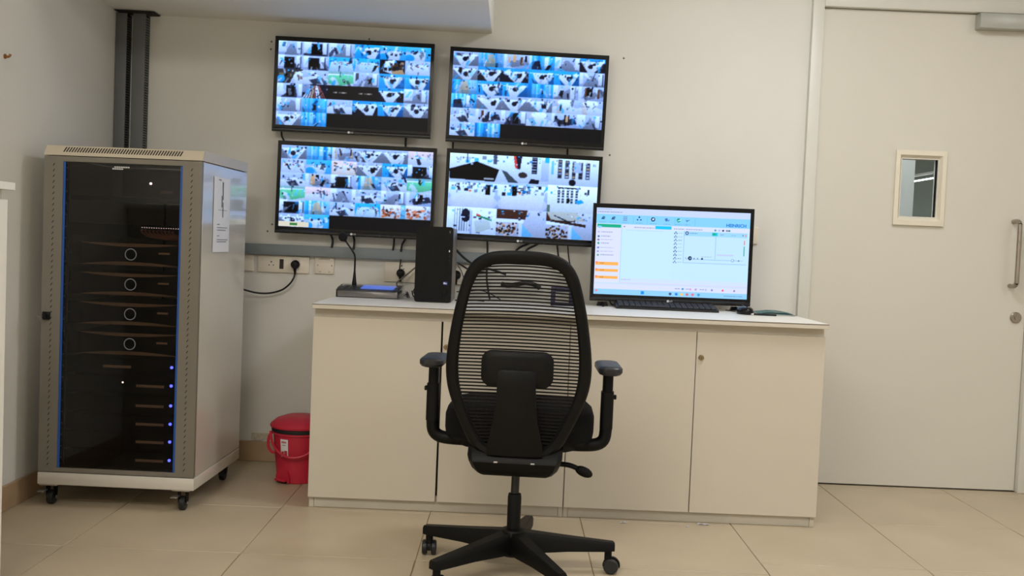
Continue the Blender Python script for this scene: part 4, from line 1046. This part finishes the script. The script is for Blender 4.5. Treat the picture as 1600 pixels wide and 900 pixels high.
# sheer mesh sheet behind the bands
m = bpy.data.materials.new('sheer_mesh'); m.use_nodes = True; nt = m.node_tree; bs = nt.nodes['Principled BSDF']
bs.inputs['Base Color'].default_value = (.02, .018, .016, 1); bs.inputs['Roughness'].default_value = .9; bs.inputs['Alpha'].default_value = .30
bm = NB(); rows_ = []
for i in range(24):
    z = .434 + (1.004 - .434) * i / 23; hw = half_in(z) + .004
    rows_.append([bm.verts.new((hw * (-1 + j / 5), by(z) + .003 + .05 * (hw * (-1 + j / 5) / .23) ** 2, z + .004 * (1 - (-1 + j / 5) ** 2))) for j in range(11)])
for a, b in zip(rows_, rows_[1:]):
    for j in range(10): bm.faces.new((a[j], a[j + 1], b[j + 1], b[j]))
cp('sheer_mesh', bm, m, back)
# lumbar pad and spine
def loft(bm, secs):
    L = [[bm.verts.new(p) for p in s] for s in secs]; n = len(L[0])
    for a, b in zip(L, L[1:]):
        for k in range(n): bm.faces.new((a[k], a[(k + 1) % n], b[(k + 1) % n], b[k]))
    bm.faces.new(L[0][::-1]); bm.faces.new(L[-1])
    return bm
def lum(y, w_, h_): return [(x, by(.69) + y + .05 * (x / .23) ** 2, z) for x, z in rrect(0, .687, w_, h_, min(.034, h_ / 2.2), 6)]
bm = loft(NB(), [lum(-.010, .2, .09), lum(-.020, .22, .11), lum(-.030, .224, .114), lum(-.036, .212, .102), lum(-.038, .17, .07)]); cp('lumbar_pad', bm, M_CHAIR)
secs = []
for z, hw, yo, th in ((.685, .052, -.043, .012), (.676, .060, -.046, .016), (.63, .060, -.050, .02), (.58, .062, -.052, .024), (.53, .068, -.052, .028), (.48, .078, -.046, .032), (.44, .086, -.036, .034), (.41, .088, -.028, .034)):
    yy = by(z) + yo
    secs.append([(-hw, yy + th, z), (-hw, yy + .006, z), (-hw * .75, yy, z), (hw * .75, yy, z), (hw, yy + .006, z), (hw, yy + th, z)])
cp('spine', loft(NB(), secs), M_CHAIR)
# tilt bracket under the back
secs = []
for z, hw, y0, y1 in ((.425, .150, -.105, -.02), (.402, .150, -.13, -.02), (.385, .145, -.135, -.0), (.36, .135, -.12, .06), (.340, .118, -.10, .12), (.333, .11, -.08, .12)):
    secs.append([(-hw, y1, z), (-hw, y0 + .02, z), (-hw * .9, y0, z), (hw * .9, y0, z), (hw, y0 + .02, z), (hw, y1, z)])
br = cp('tilt_bracket', loft(NB(), secs), M_CHAIR)
for x in (-.058, .058):
    bm = NB(); cyl(bm, (x - .006, -.1375, .388), (x + .006, -.1375, .388), .0032, seg=8); cp('bracket_pin', bm, M_ZINC, br)
# seat
bm = NB(); L = []
for z, s, dy in ((.425, .80, 0), (.43, .92, 0), (.445, .985, 0), (.47, 1.0, 0), (.51, 1.0, 0), (.532, .97, 0), (.545, .90, 0), (.549, .78, 0)):
    ring = []
    for k in range(48):
        a = 2 * math.pi * k / 48; c_, s_ = math.cos(a), math.sin(a); e = .62
        x = .25 * s * math.copysign(abs(c_) ** e, c_); y = .24 * s * math.copysign(abs(s_) ** e, s_)
        ring.append((x, y + .165, z - .03 * max(0, y / .24) ** 3 - .012 * (abs(x) / .25) ** 3))
    L.append(ring)
cp('seat_cushion', loft(NB(), L), M_SEAT)
bm = loft(NB(), [[(.205 * math.copysign(abs(math.cos(a)) ** .6, math.cos(a)), .165 + .2 * math.copysign(abs(math.sin(a)) ** .6, math.sin(a)), z) for a in [2 * math.pi * k / 32 for k in range(32)]] for z in (.404, .412, .43)])
cp('seat_pan', bm, M_CHAIR)
cp('tilt_mechanism', B(-.075, .075, .0, .2, .345, .405, bev=.012), M_CHAIR)
# armrests
for s in (-1, 1):
    ax, ay = s * .288, .06
    bm = NB(); P = [(s * .15, ay, .418), (s * .215, ay, .418), (s * .262, ay, .424), (ax - s * .004, ay, .445), (ax, ay, .49)]
    tube(bm, P, .021, 12, 4); arm = cp('arm_bracket', bm, M_CHAIR)
    bm = NB(); prism(bm, rrect(ax, ay, .042, .052, .015), .478, .60, 'Z'); cp('arm_sleeve', bm, M_CHAIR, arm)
    bm = NB(); prism(bm, rrect(ax, ay, .034, .044, .012), .60, .664, 'Z'); cp('arm_post', bm, M_CHAIR, arm)
    bm = NB(); box(bm, min(ax + s * .021, ax + s * .030), max(ax + s * .021, ax + s * .030), ay - .008, ay + .008, .575, .590, bev=.002, seg=1); cp('height_button', bm, M_BLK, arm)
    bm = NB(); L = []
    for z, i in ((.660, .016), (.664, .006), (.672, 0), (.684, 0), (.690, .005), (.692, .014)):
        L.append([(x, y, z) for x, y in rrect(ax, ay + .01, .08 - 2 * i, .21 - 2 * i, .03 - i * .6, 6)])
    loft(bm, L)
    if s > 0: xf(bm, Matrix.Translation((ax, ay, 0)) @ Matrix.Rotation(R(3), 4, 'Z') @ Matrix.Translation((-ax, -ay, 0)))
    cp('arm_pad', bm, M_ARM, arm)
# lever
bm = NB(); tube(bm, [(.07, .08, .352), (.12, .08, .348), (.17, .08, .345), (.20, .078, .336)], .0085, 10, 4); lv = cp('tilt_lever', bm, M_CHAIR)
bm = NB(); ball(bm, (0, 0, 0), 1, 14, (.032, .012, .017)); xf(bm, Matrix.Translation((.222, .076, .326)) @ Matrix.Rotation(R(22), 4, 'Y')); cp('lever_paddle', bm, M_CHAIR, lv)
# gas lift and base
bm = NB(); cyl(bm, (0, -.01, .25), (0, .01, .36), .0135, seg=18); cp('gas_piston', bm, mat('piston_dark', (46, 44, 42), .35, .5))
bm = NB(); lathe(bm, [(.0215, .11), (.0225, .25), (.0205, .262), (.014, .264)], (0, -.01, 0), 22); cp('gas_sleeve', bm, M_CHAIR)
bx, byy = -.005, .0
bm = NB(); lathe(bm, [(.034, .06), (.044, .07), (.045, .13), (.038, .146), (.024, .15)], (0, -.01, 0), 28); cp('hub', bm, M_CHAIR)
for k in range(5):
    a = R(83.5 + 72 * k); dx, dy = math.cos(a), math.sin(a); nx, ny = -dy, dx
    def sec(r_, hw, z0, z1): 
        cx_, cy_ = r_ * dx, -.01 + r_ * dy
        return [(cx_ + nx * hw * q, cy_ + ny * hw * q, z) for q, z in ((-1, z0), (-1, z0 + (z1 - z0) * .7), (-.7, z1), (.7, z1), (1, z0 + (z1 - z0) * .7), (1, z0))]
    bm = loft(NB(), [sec(.02, .030, .070, .142), sec(.06, .027, .072, .138), sec(.18, .023, .076, .122), sec(.31, .019, .074, .106), sec(.338, .016, .075, .103)])
    leg = cp('base_leg', bm, M_CHAIR)
    wx, wy = .320 * dx, -.01 + .320 * dy
    bm = NB(); cyl(bm, (wx, wy, .045), (wx, wy, .08), .0125, seg=12)
    sw = R([100, 96, 60, 150, -8][k])
    ca, sa = math.cos(sw), math.sin(sw)
    T = Matrix.Translation((wx + .012 * ca, wy + .012 * sa, .0255)) @ Matrix.Rotation(sw, 4, 'Z')
    hood = NB(); pr = [(.029 * math.cos(R(q)), .029 * math.sin(R(q))) for q in range(-10, 191, 20)] + [(.024 * math.cos(R(q)), .024 * math.sin(R(q))) for q in range(190, -11, -20)]
    prism(hood, pr, -.006, .006, 'Y'); xf(hood, T)
    me_ = bpy.data.meshes.new('t'); hood.to_mesh(me_); hood.free(); bm.from_mesh(me_); bpy.data.meshes.remove(me_)
    cs = cp('castor_hood', bm, M_CHAIR, leg)
    for s in (-1, 1):
        bm = NB(); lathe(bm, [(.0001, -.009), (.021, -.009), (.0245, -.006), (.0255, 0), (.0245, .006), (.021, .009), (.012, .0095), (.0001, .0075)], (0, s * .0155, 0), 24, 'Y'); xf(bm, T)
        cp('castor_wheel', bm, M_RUB, leg)

# ------------------------------------------------------------------ litter at the plinth
for lab, x, y, w_, d_, a in (('tiny white paper scrap on the floor at the plinth, nearer the chair', .475, 3.965, .035, .012, 20), ('tiny white crumb of paper on the floor between two scraps', .72, 3.94, .014, .01, 50), ('small crumpled white scrap against the plinth of the cabinet', .79, 3.985, .045, .016, -6)):
    bm = NB(); N = 5
    g = [[bm.verts.new((-w_ / 2 + w_ * i / N, -d_ / 2 + d_ * j / 2, .001 + .004 * abs(math.sin(i * 2.1 + j)))) for j in range(3)] for i in range(N + 1)]
    for i in range(N):
        for j in range(2): bm.faces.new((g[i][j], g[i + 1][j], g[i + 1][j + 1], g[i][j + 1]))
    bmesh.ops.solidify(bm, geom=bm.faces[:], thickness=.0006)
    o = obj('paper_scrap', bm, M_PAPER); o.location = (x, y, .0005); o.rotation_euler = (0, 0, R(a)); tag(o, lab, 'paper scrap', 'paper scraps on the floor')
